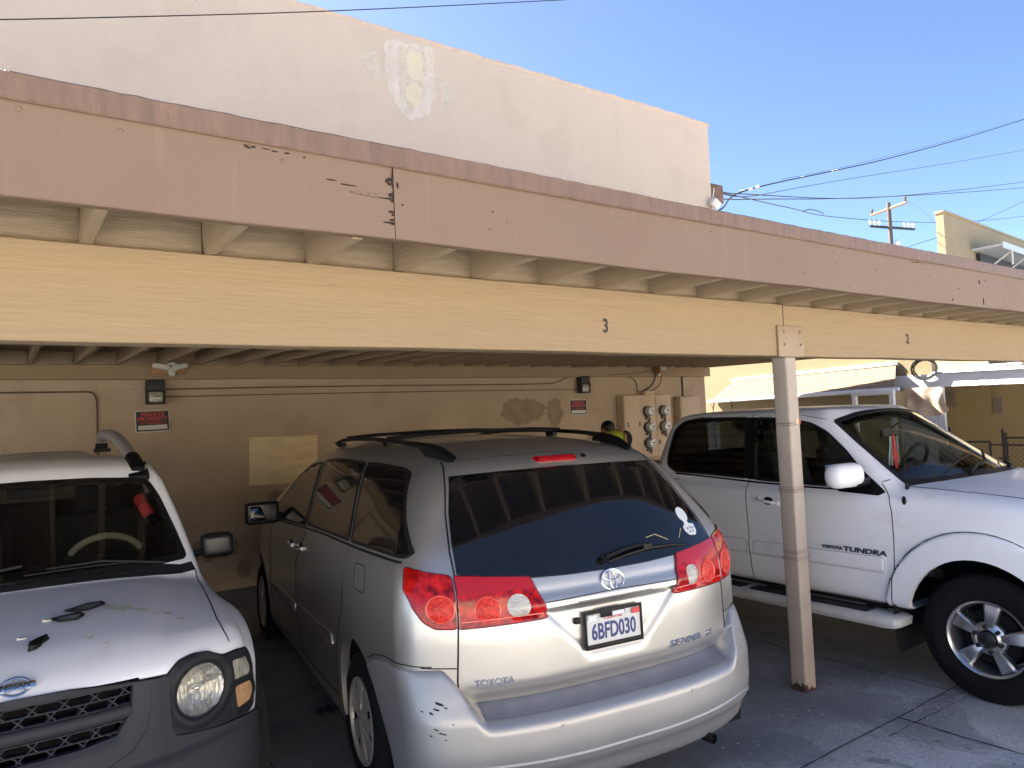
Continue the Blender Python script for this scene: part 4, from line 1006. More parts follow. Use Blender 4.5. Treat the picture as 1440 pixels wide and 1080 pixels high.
    # roof rack
    for s in (1,-1):
        rk=empty('roof_rail',(0,0,0)); rk.parent=root
        m=MB(); pts=[(-1.10,s*.535,1.672),(-1.20,s*.533,1.700),(-1.5,s*.525,1.757),(-1.85,s*.515,1.805),(-2.2,s*.50,1.845),(-2.5,s*.485,1.865),(-3.1,s*.462,1.872),(-3.25,s*.455,1.862),(-3.30,s*.452,1.83),(-3.31,s*.452,1.77)]
        m.tube(pts,[.030,.038]+[.042]*5+[.040,.034,.03],16); m.build('rail_tube',M['alloyg'],rk,smooth=60)
        m=MB(); m.tube([(-.985,s*.545,1.640),(-1.03,s*.542,1.66),(-1.12,s*.536,1.682),(-1.22,s*.532,1.712)],[.036,.046,.050,.046],14); m.box((-1.03,s*.545,1.642),(.22,.11,.03),(0,R(20),0)); m.build('rail_foot',M['black'],rk,smooth=50); m=MB(); m.tube([(-3.31,s*.452,1.73),(-3.31,s*.452,1.80)],.048,12); m.box((-3.25,s*.452,1.742),(.26,.12,.03)); m.build('rail_foot',M['black'],rk,smooth=50)
    # door mirrors
    for s in (1,-1):
        m=MB(); m.box((-.61,s*.915,1.205),(.12,.170,.140)); mr=m.build('door_mirror',M['mirrorb'],root,bevel=.034,seg=5,smooth=60)
        m=MB(); m.tube([(-.60,s*.78,1.165),(-.61,s*.86,1.175)],.020,8); m.build('mirror_arm',M['black'],mr)
        g=MB(); g.box((-.667,s*.915,1.205),(.004,.14,.11)); g.build('mirror_glass',M['mirror'],mr,bevel=.001)
    # cabin
    m=MB(); m.add(*dash_shape(-.52,-1.02,.70,1.155,1.12,1.0)); m.build('dashboard',M['interior'],root,smooth=40,fixn=False)
    steering(root,(-.86,.36,1.13),.195,R(62),M['interior'],cover=True)
    for y in (.36,-.36): seat(root,-1.45,y,.72,M['seatf'])
    m=MB(); m.box((-2.35,0,.85),(.5,1.15,.18)); m.box((-2.62,0,1.12),(.16,1.15,.55),(0,R(-12),0)); m.build('rear_seat',M['seatf'],root,bevel=.05,seg=3)
    m=MB(); m.box((-1.02,.0,1.56),(.03,.22,.06)); m.cyl((-1.0,0,1.58),(-.95,0,1.62),.008); m.build('rear_view_mirror',M['black'],root,bevel=.01)
    m=MB(); m.bx(-3.4,-.4,-.62,.62,.55,.62); m.build('cabin_floor',M['interior'],root)
    return root,B
def dash_shape(xf,xr,hy,zf,zr,zb):
    vs=[];sec=((xf,zf-.02),(xf-.10,zf),(xr+.10,zr+.02),(xr+.02,zr-.02),(xr,zb),(xr+.05,zb-.30))
    ys=np.linspace(-hy,hy,13)
    for y in ys:
        for i,(x,z) in enumerate(sec): vs.append((x,y,z+(.045*math.exp(-((y-.36)/.17)**2) if i in (2,3) else 0)))
    n=len(sec); return vs,[(n*i+j,n*i+j+1,n*i+j+1+n,n*i+j+n) for i in range(12) for j in range(n-1)]
def steering(root,c,r,tilt,m_,cover=False):
    # wheel plane leans: normal points back and up
    nrm=Vector((-math.cos(tilt-R(35)),0,math.sin(tilt-R(35)))); up=Vector((0,1,0)).cross(nrm); up=-up if up.z<0 else up; rt=Vector((0,1,0)); c=Vector(c)
    m=MB(); m.tube([c+rt*r*math.cos(t)+up*r*math.sin(t) for t in np.linspace(0,2*math.pi,37)[:-1]],.016,10,closed=True)
    for a in (R(0),R(180),R(-90)): m.tube([c,c+rt*r*math.cos(a)+up*r*math.sin(a)],[.035,.014],8)
    m.sph(tuple(c),(.05,.07,.06)); m.tube([c,c-nrm*.25],.03,8); w=m.build('steering_wheel',m_,root,smooth=60)
    if cover:
        k=MB(); k.tube([c+rt*r*math.cos(t)+up*r*math.sin(t) for t in np.linspace(R(28),R(150),24)],.0185,10); k.build('wheel_cover',M['beige'],w,smooth=60)
def seat(root,x,y,z,m_):
    s=empty('front_seat',(x,y,z)); s.parent=root
    m=MB(); m.box((.1,0,0),(.52,.50,.16)); m.build('seat_cushion',m_,s,bevel=.05,seg=3)
    m=MB(); m.box((-.20,0,.34),(.13,.48,.62),(0,R(-14),0)); m.build('backrest',m_,s,bevel=.05,seg=3)
    m=MB(); m.box((-.30,0,.73),(.09,.26,.17),(0,R(-8),0)); m.cyl((-.28,-.06,.60),(-.295,-.06,.70),.007); m.cyl((-.28,.06,.60),(-.295,.06,.70),.007); m.build('headrest',m_,s,bevel=.035,seg=4)
# ================= white pickup =============================================
def build_truck():
    root=empty('pickup_truck',(5.80,2.048,0),-math.pi/2,'white four-door pickup with silver running board parked nose-out at the right behind the post','pickup')
    B=Body(truck_f,seg(-4.95,.06,-2.9,.025,-.7,.012,.7,.03,1.1),seg(-1.1,.018,1.1),seg(.38,.025,.6,.013,1.4,.02,2.0),(-1.6,0,.80),(.9,.35,.20))
    A=[(.445*math.cos(t)*(1.0),.385+.49*math.sin(t)) for t in np.linspace(-.5,math.pi+.35,30)]
    A2=[(a-3.57,b) for a,b in A]
    WS=[(-1.0,0)]
    WSt=[(-1.010,0),(-1.015,.25),(-1.035,.50),(-1.062,.655),(-.85,.715),(-.65,.762),(-.475,.80),(-.36,.62),(-.30,.45),(-.245,.2),(-.235,0)]
    WSt=WSt+[(a,-b) for a,b in reversed(WSt[1:-1])]
    WSo=rnd(WSt,.03); WSi=inset(WSo,.03)
    FD=[(-1.72,1.775),(-1.42,1.762),(-1.20,1.722),(-1.06,1.660),(-.89,1.530),(-.73,1.375),(-.60,1.275),(-.64,1.258),(-1.1,1.262),(-1.63,1.278)]
    RD=[(-1.80,1.778),(-2.33,1.785),(-2.50,1.760),(-2.578,1.680),(-2.59,1.46),(-2.575,1.365),(-2.47,1.312),(-2.065,1.300),(-1.70,1.284)]
    RW=[(.60,1.76),(-.60,1.76),(-.68,1.36),(.68,1.36)]
    specs=[(lambda p,a=a:polysdf(p[:,0],p[:,2],a),lambda p:np.abs(p[:,1])>.5,(0,2)) for a in (A,A2)]
    win=[(lambda p:polysdf(p[:,0],p[:,1],WSi),lambda p:(p[:,2]>1.2),(0,1)),(lambda p:polysdf(p[:,1],p[:,2],RW),lambda p:(p[:,0]<-2.4),(1,2))]
    win+=[(lambda p,a=inset(rnd(a,.04),.014):polysdf(p[:,0],p[:,2],a),lambda p:np.abs(p[:,1])>.45,(0,2)) for a in (FD,RD)]
    P,F=cut(B.P,B.F,truck_f,specs+win)
    mesh_np('body',P,F,M['white2'],root)
    Pi,Fi=boxmesh(truck_f,seg(-4.95,.07,1.1),seg(-1.1,.06,1.1),seg(.38,.05,2.0),(-1.6,0,.80),(.9,.35,.20),off=.035)
    Pi,Fi=cut(Pi,Fi,truck_f,win,fix=False); C=Pi[Fi].mean(1); Fi=Fi[(C[:,0]<-.25)&(C[:,0]>-2.9)&(C[:,2]>.75)]
    mesh_np('cabin_lining',Pi,Fi,M['interior'],root)
    ws=B.patch(WSi,'top',1,.003,.06).build('windscreen',M['wsglass'],root,smooth=60,fixn=False)
    B.patch(WSo,'top',1,.0045,.03,holes=[inset(WSo,.036)]).build('window_seal',M['seal'],ws,smooth=60,fixn=False)
    # dark shade band along the top of the screen
    bt=[(-1.03,.60),(-1.005,.25),(-1.0,0),(-1.005,-.25),(-1.03,-.60),(-.955,-.62),(-.93,-.25),(-.925,0),(-.93,.25),(-.955,.62)]
    B.patch(rnd(bt,.01),'top',1,.0015,.04,depth=.002).build('shade_band',M['shade'],ws,fixn=False)
    for s in (1,-1):
        window(root,B,FD,'side',s,M['clear'],.020,.003,.04,.07)
        window(root,B,RD,'side',s,M['tint2'],.020,.003,.04,.07)
    window(root,B,RW,'end',-1,M['clear'],.02,.003,.05,.08,'rear_window')
    # black B pillar and mirror sail
    m=MB()
    for s in (1,-1):
        B.patch([(-1.815,1.775),(-1.705,1.772),(-1.615,1.282),(-1.715,1.288)],'side',s,.002,.03,mb=m)
        B.patch(rnd([(-.80,1.40),(-.60,1.275),(-.56,1.245),(-.60,1.222),(-.90,1.235),(-.90,1.30)],.01),'side',s,.0055,.03,mb=m)
        B.line([(-.62,1.246),(-1.1,1.250),(-1.65,1.266),(-2.1,1.288),(-2.46,1.302)],'side',s,.009,.003,.04,m)
    m.pieces('pillar_trim',M['black'],root,fixn=False)
    for x in (0,-3.57):
        for s in (1,-1): arch_liner(root,x,.385,.53,s*.97,s*.50); wheel_truck(root,x,s*.905,s)
    m=MB()
    for s in (1,-1):
        for a in (A,A2):
            pts=[q for q in resample(a,.03) if q[1]>.475]
            k=next((i for i in range(len(pts)) if (Vector(pts[i])-Vector(pts[i-1])).length>.08),0); pts=pts[k:]+pts[:k]
            m.add(*ribbon([B.cast(q[0],q[1],'side',s)[0] for q in pts],Vector((0,-s*.05,0))))
    m.pieces('arch_lip',M['white2'],root,fixn=False)
    m=MB(); m.bx(-4.6,.8,-.45,.45,.42,.60); m.bx(-3.0,-.55,-.88,.88,.46,.56); m.bx(-.6,.6,-.42,.42,.40,.9); m.cyl((-3.57,-.75,.385),(-3.57,.75,.385),.05); m.cyl((0,-.75,.385),(0,.75,.385),.04); m.build('chassis',M['under'],root)
    # seams
    m=MB()
    for s in (1,-1):
        B.line([(-1.775,1.80),(-1.70,1.45),(-1.665,1.20),(-1.640,.92),(-1.635,.55),(-1.632,.475)],'side',s,.0035,.0006,.02,m)
        B.line([(-.600,1.300),(-.525,1.22),(-.500,1.12),(-.492,.95),(-.498,.80),(-.520,.60),(-.532,.500)],'side',s,.0035,.0006,.02,m)
        B.line([(-.535,.505),(-1.0,.500),(-1.63,.498),(-2.2,.498),(-2.55,.53)],'side',s,.0035,.0006,.04,m)
        B.line([(-2.62,1.31),(-2.66,1.05),(-2.62,.8),(-2.56,.55)],'side',s,.0035,.0006,.03,m)
        fl=[(.445*1.335*math.cos(t),.385+.49*1.335*math.sin(t)) for t in np.linspace(R(24),R(157),30)]
        B.line([Vector(q) for q in fl],'side',s,.004,.000,.02,m)
        B.line([(-.46,s*.825),(-.1,s*.835),(.4,s*.80),(.8,s*.70)],'top',1,.0035,.0006,.03,m)
        B.line([(-.60,1.31),(-.56,1.325)],'side',s,.0035,.0006,.02,m)
        B.line([(-1.10,1.745),(-1.5,1.812),(-2.3,1.82),(-2.6,1.79)],'side',s,.003,.0008,.04,m)
    m.pieces('panel_gap',M['seal'],root)
    # cowl and wipers
    cf=[(-.205,0),(-.215,.2),(-.27,.45),(-.33,.62),(-.44,.815)]; cr_=[(-.49,.80),(-.375,.62),(-.315,.45),(-.26,.2),(-.25,0)]
    cw=cf+cr_+[(a,-b) for a,b in reversed(cr_[:-1])]+[(a,-b) for a,b in reversed(cf[1:])]
    B.patch(cw,'top',1,.004,.03).build('cowl_panel',M['greyd'],root,fixn=False)
    def tp(x,y,d): h,n=B.cast(x,y,'top',1); return h+n*d
    for (x0,y0,x1,y1) in ((-.27,.30,-.47,.62),(-.27,-.32,-.33,.10)):
        m=MB()
        m.tube([tp(x0,y0,.03),tp((x0+x1)/2-.02,(y0+y1)/2,.035),tp(x1,y1,.02)],[.012,.008,.005],6); 
        P_=[tp(x0-.10+(x1-x0)*t*.9,y0-.05+(y1-y0)*1.25*t-.1,.010) for t in np.linspace(0,1,7)]; m.tube(P_,.006,6)
        m.cyl(tp(x0,y0,.0),tp(x0,y0,.04),.016)
        m.build('wiper',M['black'],root)
    # body side moulding raised by the body itself: outline groove + badge
    m=MB()
    for s in (1,-1): B.line(rnd([(-.565,.818),(-1.60,.818),(-1.60,.716),(-.565,.716)],.03),'side',s,.0022,.0006,.03,m,closed=True); B.line(rnd([(-1.66,.818),(-2.40,.818),(-2.40,.716),(-1.66,.716)],.03),'side',s,.0022,.0006,.03,m,closed=True)
    m.build('moulding_groove',M['grooveg'],root)
    for s in (-1,1):
        right=Vector((-s,0,0)) if s>0 else Vector((1,0,0))
        for body,size,x,sx in (('TOYOTA',.030,-.935,1.25),('TUNDRA',.048,-.700,1.55)):
            h,n=B.cast(x,.842,'side',s); n=Vector((0,s,0)); text('badge_lettering',body,size,M['badge'],root,frame(h+n*.004,right,(0,0,1)),.003,sx=sx,bold=.0015,shear=.12 if size>.04 else 0)
        h,n=B.cast(-2.45,1.255,'side',s); text('badge_lettering','LIMITED',.020,M['badge'],root,frame(h+Vector((0,s*.003,0)),right,(0,0,1)),.002,sx=1.3)
        door_handle(root,B,-1.455,1.132,s,M['white2'],.16,-.01); door_handle(root,B,-2.50,1.165,s,M['white2'],.15,-.01)
    # mirrors
    for s in (1,-1):
        yo=1.10 if s<0 else .99
        m=MB(); 
        if s<0: m.box((-.73,s*1.105,1.368),(.15,.305,.165),(0,0,R(-6)))
        else: m.box((-.93,s*.985,1.36),(.27,.10,.19))
        mr=m.build('door_mirror',M['white2'],root,bevel=.070,seg=6,smooth=60)
        g=MB(); g.box((-.70,s*.965,1.315),(.07,.16,.05)); g.box((-.73,s*1.0,1.292),(.06,.10,.02)); g.build('mirror_arm',M['black'],mr,bevel=.01)
        
        if s<0: g=MB(); g.box((-.802,s*1.10,1.372),(.008,.22,.14)); g.build('mirror_glass',M['mirror'],mr,bevel=.003)
    # running boards
    for s in (1,-1):
        rb=empty('running_board',(0,0,0)); rb.parent=root
        m=MB(); sec=[(s*.86,.448),(s*1.035,.448),(s*1.065,.436),(s*1.07,.400),(s*1.055,.368),(s*.88,.368)]
        vs=[];xs=[-2.72,-2.68,-2.6,-.70,-.56,-.49,-.455]
        for x in xs:
            k=1 if -2.65<x<-.55 else (.90 if -2.7<x<-.47 else .6)
            for (y,z) in sec: vs.append((x,y if abs(y)<.9 else (y-s*(1-k)*.10),.412+(z-.412)*k))
        n=len(sec); fs=[(n*i+j,n*i+(j+1)%n,n*i+n+(j+1)%n,n*i+n+j) for i in range(len(xs)-1) for j in range(n)]+[tuple(range(n)),tuple(range(n*len(xs)-n,n*len(xs)))]
        m.add(vs,fs).build('board',M['whiteb'],rb,bevel=.006,smooth=40)
        m=MB(); m.bx(-2.45,-1.70,s*.90,s*1.035,.4485,.455); m.bx(-1.62,-.68,s*.90,s*1.035,.4485,.455); m.pieces('tread_pad',M['greyd'],rb,bevel=.002)
        m=MB(); 
        for x in (-2.4,-1.55,-.75): m.bx(x-.03,x+.03,s*.6,s*.9,.40,.45)
        m.pieces('bracket',M['under'],rb)
    # aerial on the right wing
    h,n=B.cast(-.44,-.842,'top',1)
    m=MB(); m.tube([h+Vector((0,-.01,-.02)),h+Vector((0,-.012,.03))],[.016,.010],10); m.tube([h+Vector((0,-.012,.03)),h+Vector((-.03,-.01,.55))],[.0022,.0015],6); m.build('aerial',M['black'],root)
    hs,ns=B.cast(-.42,1.20,'side',-1); m=MB(); m.sph(tuple(hs+ns*.006),(.014,.010,.030),12,8); m.tube([hs+ns*.008,h+Vector((0,-.012,.0))],.002,5); m.build('aerial_base',M['black'],root)
    B.patch(rnd([(-2.98,-.78),(-4.76,-.78),(-4.76,.78),(-2.98,.78)],.04),'top',1,.006,.08,depth=.02).build('bed_cover',M['black'],root,fixn=False)
    # front end (outside the picture): lamps, grille, bumper
    for s in (1,-1):
        B.patch(rnd([(s*.48,1.02),(s*.82,1.04),(s*.84,.86),(s*.50,.84)][::s],.03),'end',1,.006,.03).build('headlight',M['rev'],root,fixn=False)
        B.patch(rnd([(s*.62,1.20),(s*.85,1.18),(s*.84,.90),(s*.66,.90)][::s],.03),'end',-1,.006,.05).build('tail_lamp',M['tail'],root,fixn=False)
    B.patch(rnd([(.44,1.04),(-.44,1.04),(-.40,.80),(.40,.80)],.03),'end',1,.006,.04).build('grille',M['greyd'],root,fixn=False)
    m=MB(); m.tube([(.55,-.98,.62),(.85,-.88,.62),(.98,-.55,.62),(1.02,0,.62),(.98,.55,.62),(.85,.88,.62),(.55,.98,.62)],.11,12); m.build('front_bumper',M['chrome'],root)
    m=MB(); m.tube([(-4.85,-.88,.60),(-4.93,-.6,.60),(-4.93,.6,.60),(-4.85,.88,.60)],.09,10); m.build('rear_bumper',M['chrome'],root)
    # cabin
    m=MB(); m.add(*dash_shape(-.40,-.98,.74,1.285,1.26,1.1)); m.build('dashboard',M['dashg'],root,smooth=40,fixn=False)
    steering(root,(-1.00,.38,1.335),.19,R(60),M['interior'])
    for y in (.38,-.40): seat(root,-1.42,y,.84,M['seatt'])
    m=MB(); m.box((-2.25,0,.95),(.5,1.3,.2)); m.box((-2.52,0,1.22),(.14,1.3,.50),(0,R(-8),0)); m.build('rear_seat',M['seatt'],root,bevel=.05,seg=3)
    m=MB(); m.bx(-2.6,-.3,-.75,.75,.68,.74); m.build('cabin_floor',M['interior'],root)
    m=MB(); m.box((-.985,.0,1.612),(.035,.235,.062)); m.cyl((-.97,0,1.64),(-.90,0,1.69),.010); m.build('rear_view_mirror',M['black'],root,bevel=.014,seg=3)
    return root,B
# ================= setting ==================================================
def struct(o): o['kind']='structure'; return o
# ground: one sheet with gentle unevenness close by
def ground_mat():
    m=mat('stained_concrete',(.155,.155,.152),.85,var=.0); N,L=nt(m); b=N['Principled BSDF']; tc=[n for n in N if n.type=='TEX_COORD'][0]
    def noise(s,d=8,r=.62,w=0):
        n=N.new('ShaderNodeTexNoise'); n.inputs['Scale'].default_value=s; n.inputs['Detail'].default_value=d; n.inputs['Roughness'].default_value=r; n.inputs['Distortion'].default_value=w; L.new(tc.outputs['Object'],n.inputs['Vector']); return n.outputs['Fac']
    def ramp(src,stops):
        c=N.new('ShaderNodeValToRGB'); 
        while len(c.color_ramp.elements)<len(stops): c.color_ramp.elements.new(.5)
        for e,(p,col) in zip(c.color_ramp.elements,stops): e.position=p; e.color=(*col,1)
        L.new(src,c.inputs['Fac']); return c.outputs['Color']
    def mix(f,a,b_,mode='MIX'):
        x=N.new('ShaderNodeMix'); x.data_type='RGBA'; x.blend_type=mode
        for nm,v in (('Factor',f),('A',a),('B',b_)):
            if isinstance(v,(int,float)): x.inputs[nm].default_value=v
            elif isinstance(v,tuple): x.inputs[nm].default_value=(*v,1)
            else: L.new(v,x.inputs[nm])
        return x.outputs['Result']
    base=ramp(noise(1.3,9,.66),[(.30,(.40,.41,.42)),(.5,(.55,.56,.565)),(.70,(.66,.665,.67))])
    base=mix(.55,base,ramp(noise(48,6,.75),[(.36,(.45,.45,.45)),(.64,(1.3,1.3,1.3))]),'MULTIPLY')
    # oily dark parking floor under the roof, cleaner drive outside
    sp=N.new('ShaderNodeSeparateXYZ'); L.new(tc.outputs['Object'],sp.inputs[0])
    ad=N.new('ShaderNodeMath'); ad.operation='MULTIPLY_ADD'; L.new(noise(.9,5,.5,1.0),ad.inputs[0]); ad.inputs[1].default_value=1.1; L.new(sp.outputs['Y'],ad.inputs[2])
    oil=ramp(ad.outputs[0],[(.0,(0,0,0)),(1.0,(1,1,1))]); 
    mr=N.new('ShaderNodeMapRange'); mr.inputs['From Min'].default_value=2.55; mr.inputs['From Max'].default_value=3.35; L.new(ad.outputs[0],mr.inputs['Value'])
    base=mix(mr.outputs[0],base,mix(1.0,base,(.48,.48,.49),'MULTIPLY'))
    base=mix(ramp(noise(3.2,6,.6,.8),[(.60,(0,0,0)),(.68,(.55,.55,.55))]),base,(.12,.125,.13))
    base=mix(ramp(noise(1.1,7,.6,1.6),[(.47,(0,0,0)),(.53,(.45,.45,.45))]),base,(.16,.168,.18))
    base=mix(ramp(noise(7,5,.7,.4),[(.62,(0,0,0)),(.70,(.5,.5,.5))]),base,(.13,.135,.14))
    base=mix(ramp(noise(14,3,.5,.2),[(.68,(0,0,0)),(.72,(.7,.7,.7))]),base,(.10,.10,.105))
    base=mix(ramp(noise(130,2,.5),[(.735,(0,0,0)),(.76,(.7,.7,.7))]),base,(.36,.36,.35))
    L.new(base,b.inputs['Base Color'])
    bp=N.new('ShaderNodeBump'); bp.inputs['Strength'].default_value=.35; bp.inputs['Distance'].default_value=.01; L.new(noise(70,6,.7),bp.inputs['Height']); L.new(bp.outputs[0],b.inputs['Normal'])
    L.new(ramp(noise(2.2,6),[(.35,(.62,)*3),(.65,(.92,)*3)]),b.inputs['Roughness'])
    return m
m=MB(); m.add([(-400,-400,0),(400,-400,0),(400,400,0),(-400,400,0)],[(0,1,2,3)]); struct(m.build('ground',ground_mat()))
# expansion joints cut in the concrete, with slightly wandering edges
M['joint']=mat('joint_dirt',(.05,.05,.052),.95,var=.6,vs=6)
def strip(mb,a,b,w,z=.004,n=40,wob=.004,seed=1):
    r=random.Random(seed); a=Vector(a);b=Vector(b); d=(b-a).normalized(); s=Vector((-d.y,d.x)); vs=[]
    o=0
    for i in range(n+1):
        p=a.lerp(b,i/n); o=o*.8+r.uniform(-wob,wob); ww=w*r.uniform(.5,1.3)
        vs+=[(p.x+s.x*(o-ww/2),p.y+s.y*(o-ww/2),z),(p.x+s.x*(o+ww/2),p.y+s.y*(o+ww/2),z)]
    mb.add(vs,[(2*i,2*i+1,2*i+3,2*i+2) for i in range(n)])
m=MB(); strip(m,(-8,2.34),(12,2.29),.008,seed=1,n=160); strip(m,(4.93,2.30),(4.86,8.9),.010,seed=2,n=60); strip(m,(4.30,2.30),(4.42,-3),.012,seed=3,n=60); strip(m,(.4,2.30),(.42,-3),.012,seed=4,n=50); strip(m,(1.2,2.3),(1.22,8.9),.009,seed=5,n=50); strip(m,(-8,-1.2),(12,-1.25),.012,seed=6,n=100)
strip(m,(4.02,2.22),(4.95,2.19),.005,seed=9,n=30)
struct(m.build('pavement_joint',M['joint'],fixn=False))
# paint flakes and grit scattered on the floor
rr=random.Random(11); m=MB()
spots=[(3.9,2.75,.25,16),(4.45,2.25,.12,9),(3.6,2.5,.5,14),(4.8,2.2,.5,14),(5.2,2.0,.3,6),(1.75,4.6,.3,8),(3.3,2.2,.5,12)]
for cx,cy,sd,k in spots:
    for i in range(k):
        x=rr.gauss(cx,sd*.5); y=rr.gauss(cy,sd*.5); a=rr.uniform(0,6.3); r=rr.uniform(.003,.011)
        q=[(x+r*rr.uniform(.5,1.2)*math.cos(a+t),y+r*rr.uniform(.4,1)*math.sin(a+t),.005+rr.uniform(0,.004)) for t in (0,1.3,2.6,3.9,5.1)]
        m.add(q,[(0,1,2,3,4)])
o=m.build('paint_flakes',M['flake'],fixn=False); tag(o,'small white paint flakes and grit scattered over the concrete near the post','debris',kind='stuff')
m=MB(); rr=random.Random(5)
for i in range(26):
    a=rr.uniform(0,6.3); r=rr.uniform(.0,.09); m.sph((1.72+r*math.cos(a),4.70+r*.6*math.sin(a),.012),(rr.uniform(.008,.022),rr.uniform(.008,.02),.010),6,4)
tag(m.build('crumpled_litter',M['cloth']),'small dark crumpled litter on the floor between SUV and minivan','litter')

# ---- carport ---------------------------------------------------------------
X0,X1=-3.2,10.8; cp=empty('carport',(0,0,0),0,'long flat-roofed tan timber carport with brown fascia and exposed joists over the parking bays','carport')
NJ=int((X1-X0)/.402)
def jz(y): return 2.5295+max(0,y-2.87)*.0166
j=MB(); ln=9.0-2.40
y0,y1=2.425,8.985
ys=(y0,2.87,y1); vs=[]
for y in ys: vs+=[(-.019,y,jz(y)-2.6),(.019,y,jz(y)-2.6),(.019,y,jz(y)-2.456),(-.019,y,jz(y)-2.456)]
j.add(vs,[(4*i+k,4*i+(k+1)%4,4*i+4+(k+1)%4,4*i+4+k) for i in range(2) for k in range(4)]+[(0,1,2,3),(8,9,10,11)])
jo=j.build('joist',M['timber_y'],cp); xs=[]
k0=-int((.243-X0)/.402)
first=True
rr=random.Random(2)
for k in range(k0,400):
    x=.252+.4022*k
    if x>X1-.05: break
    c=jo if first else jo.copy()
    if not first: COL.objects.link(c); c.parent=cp
    first=False; c.location=(x,0,2.6+rr.uniform(-.001,.002)); c.rotation_euler=(0,rr.uniform(-.05,.05),rr.uniform(-.0012,.0012)); xs.append(x)
# blocking between joists over the beam and at the wall
M['block']=mat('tan_painted_blocking',(.34,.25,.155),.8,var=.14,vs=5,bump=.45,bs=10,stretch=(1,3,5),spots=[(9,.64,(.25,.18,.11),.4,(1,3,7))])
b=MB(); b.box((0,0,0),(.363,.036,.140)); bo=b.build('blocking',M['block'],cp,bevel=.002); first=True
for a,c_ in zip(xs[:-1],xs[1:]):
    for (y,dz) in ((2.93,.001),(8.93,.0)):
        c=bo if first else bo.copy()
        if not first: COL.objects.link(c); c.parent=cp
        first=False; c.location=((a+c_)/2,y+rr.uniform(-.004,.004),jz(y)+.072+dz); c.rotation_euler=(rr.uniform(-.02,.02),0,rr.uniform(-.008,.008))
# roof boards (rough sawn sheathing) and roofing on top
m=MB(); vs=[(X0,2.42,jz(2.42)+.1475),(X1,2.42,jz(2.42)+.1475),(X1,9.0,jz(9)+.1475),(X0,9.0,jz(9)+.1475)]; vs+=[(a,b_,c+.02) for a,b_,c in vs]
m.add(vs,[(0,3,2,1),(4,5,6,7),(0,1,5,4),(1,2,6,5),(2,3,7,6),(3,0,4,7)]); m.build('roof_deck',M['deck'],cp)
m=MB(); vs=[(a,b_,c+.022) for a,b_,c in vs[:4]]; m.add(vs+[(a,b_,c+.012) for a,b_,c in vs],[(0,3,2,1),(4,5,6,7),(0,1,5,4),(1,2,6,5),(2,3,7,6),(3,0,4,7)]); m.build('roofing_felt',M['roofgrey'],cp)
# beam in two lengths meeting above the post
def board(name,x0,x1,y0,y1,z0,z1,mt,n=60,wob=.0015,bev=.004,seed=1,parent=cp):
    r=random.Random(seed); m=MB(); vs=[];ph=[r.uniform(0,6) for _ in range(6)]
    for i in range(n+1):
        x=x0+(x1-x0)*i/n; d=wob*(math.sin(x*1.7+ph[0])+.6*math.sin(x*4.1+ph[1])+.3*math.sin(x*11+ph[2])); e=wob*(math.sin(x*2.3+ph[3])+.5*math.sin(x*7+ph[4]))
        vs+=[(x,y0+d*.5,z0+bev+e),(x,y0+bev+d*.5,z0+e),(x,y1,z0+e),(x,y1,z1+d),(x,y0+bev,z1+d),(x,y0,z1-bev+d)]
    fs=[(6*i+j_,6*i+(j_+1)%6,6*i+6+(j_+1)%6,6*i+6+j_) for i in range(n) for j_ in range(6)]+[tuple(range(6)),tuple(range(6*n,6*n+6))]
    m.add(vs,fs); return m.build(name,mt,parent,smooth=25)
board('beam',X0,4.243,2.87,2.99,2.188,2.528,M['timber'],n=80,wob=.0018,seed=3)
board('beam',4.247,X1,2.87,2.99,2.188,2.528,M['timber'],n=80,wob=.0018,seed=4)
board('beam',X0,X1,8.90,8.995,2.47,jz(8.95)-.002,M['timber'],n=60,seed=6)
# fascia in two lengths with a rotten joint, and drip edge
board('fascia',X0,1.1895,2.385,2.423,2.531,2.850,M['fascia'],n=70,wob=.0022,seed=8)
board('fascia',1.1908,X1,2.383,2.423,2.530,2.850,M['fascia'],n=120,wob=.0025,seed=9)
def drip():
    m=MB(); r=random.Random(4); n=320; vs=[]
    for i in range(n+1):
        x=X0+(X1-X0)*i/n; a=.003*math.sin(x*2.2)+.0012*math.sin(x*7.3)+r.uniform(-.0008,.0008); t=r.uniform(-.0018,.0018)+.002*math.sin(x*1.3)
        vs+=[(x,2.372+a*.6,2.796+a*.3),(x,2.366+a,2.802),(x,2.368+a,2.870+t),(x,2.374+a*.6,2.876+t),(x,2.48,2.878+t),(x,2.48,2.868),(x,2.382,2.864),(x,2.378,2.798)]
    m.add(vs,[(8*i+k,8*i+(k+1)%8,8*i+8+(k+1)%8,8*i+8+k) for i in range(n) for k in range(8)]+[tuple(range(8)),tuple(range(8*n,8*n+8))]); return m.build('drip_edge',M['drip'],cp,smooth=30)
drip()
# dark gap, rot and splits round the fascia joint
M['rot']=mat('rotten_wood',(.030,.018,.012),.95,bump=.6,bs=90,var=.5,vs=40)
M['split']=mat('split_bare_wood',(.20,.14,.09),.9,var=.4,vs=30)
def blob(mb,pts,y,r,jit=.35,seed=0,th=.004):
    q=random.Random(seed)
    for (x,z,rx,rz) in pts:
        n=9; P=[(x+rx*math.cos(t)*q.uniform(1-jit,1+jit),z+rz*math.sin(t)*q.uniform(1-jit,1+jit)) for t in np.linspace(0,2*math.pi,n+1)[:-1]]
        mb.prism(P,'y',y,y+th)
m=MB(); yf=2.3795
m.tube([(1.187,yf+.002,2.800),(1.186,yf+.002,2.77),(1.183,yf+.002,2.74),(1.188,yf+.002,2.715),(1.186,yf+.002,2.69),(1.190,yf+.003,2.66),(1.1895,yf+.004,2.60),(1.1915,yf+.004,2.537)],[.0015,.0025,.0035,.002,.0022,.0014,.0012,.001],6)
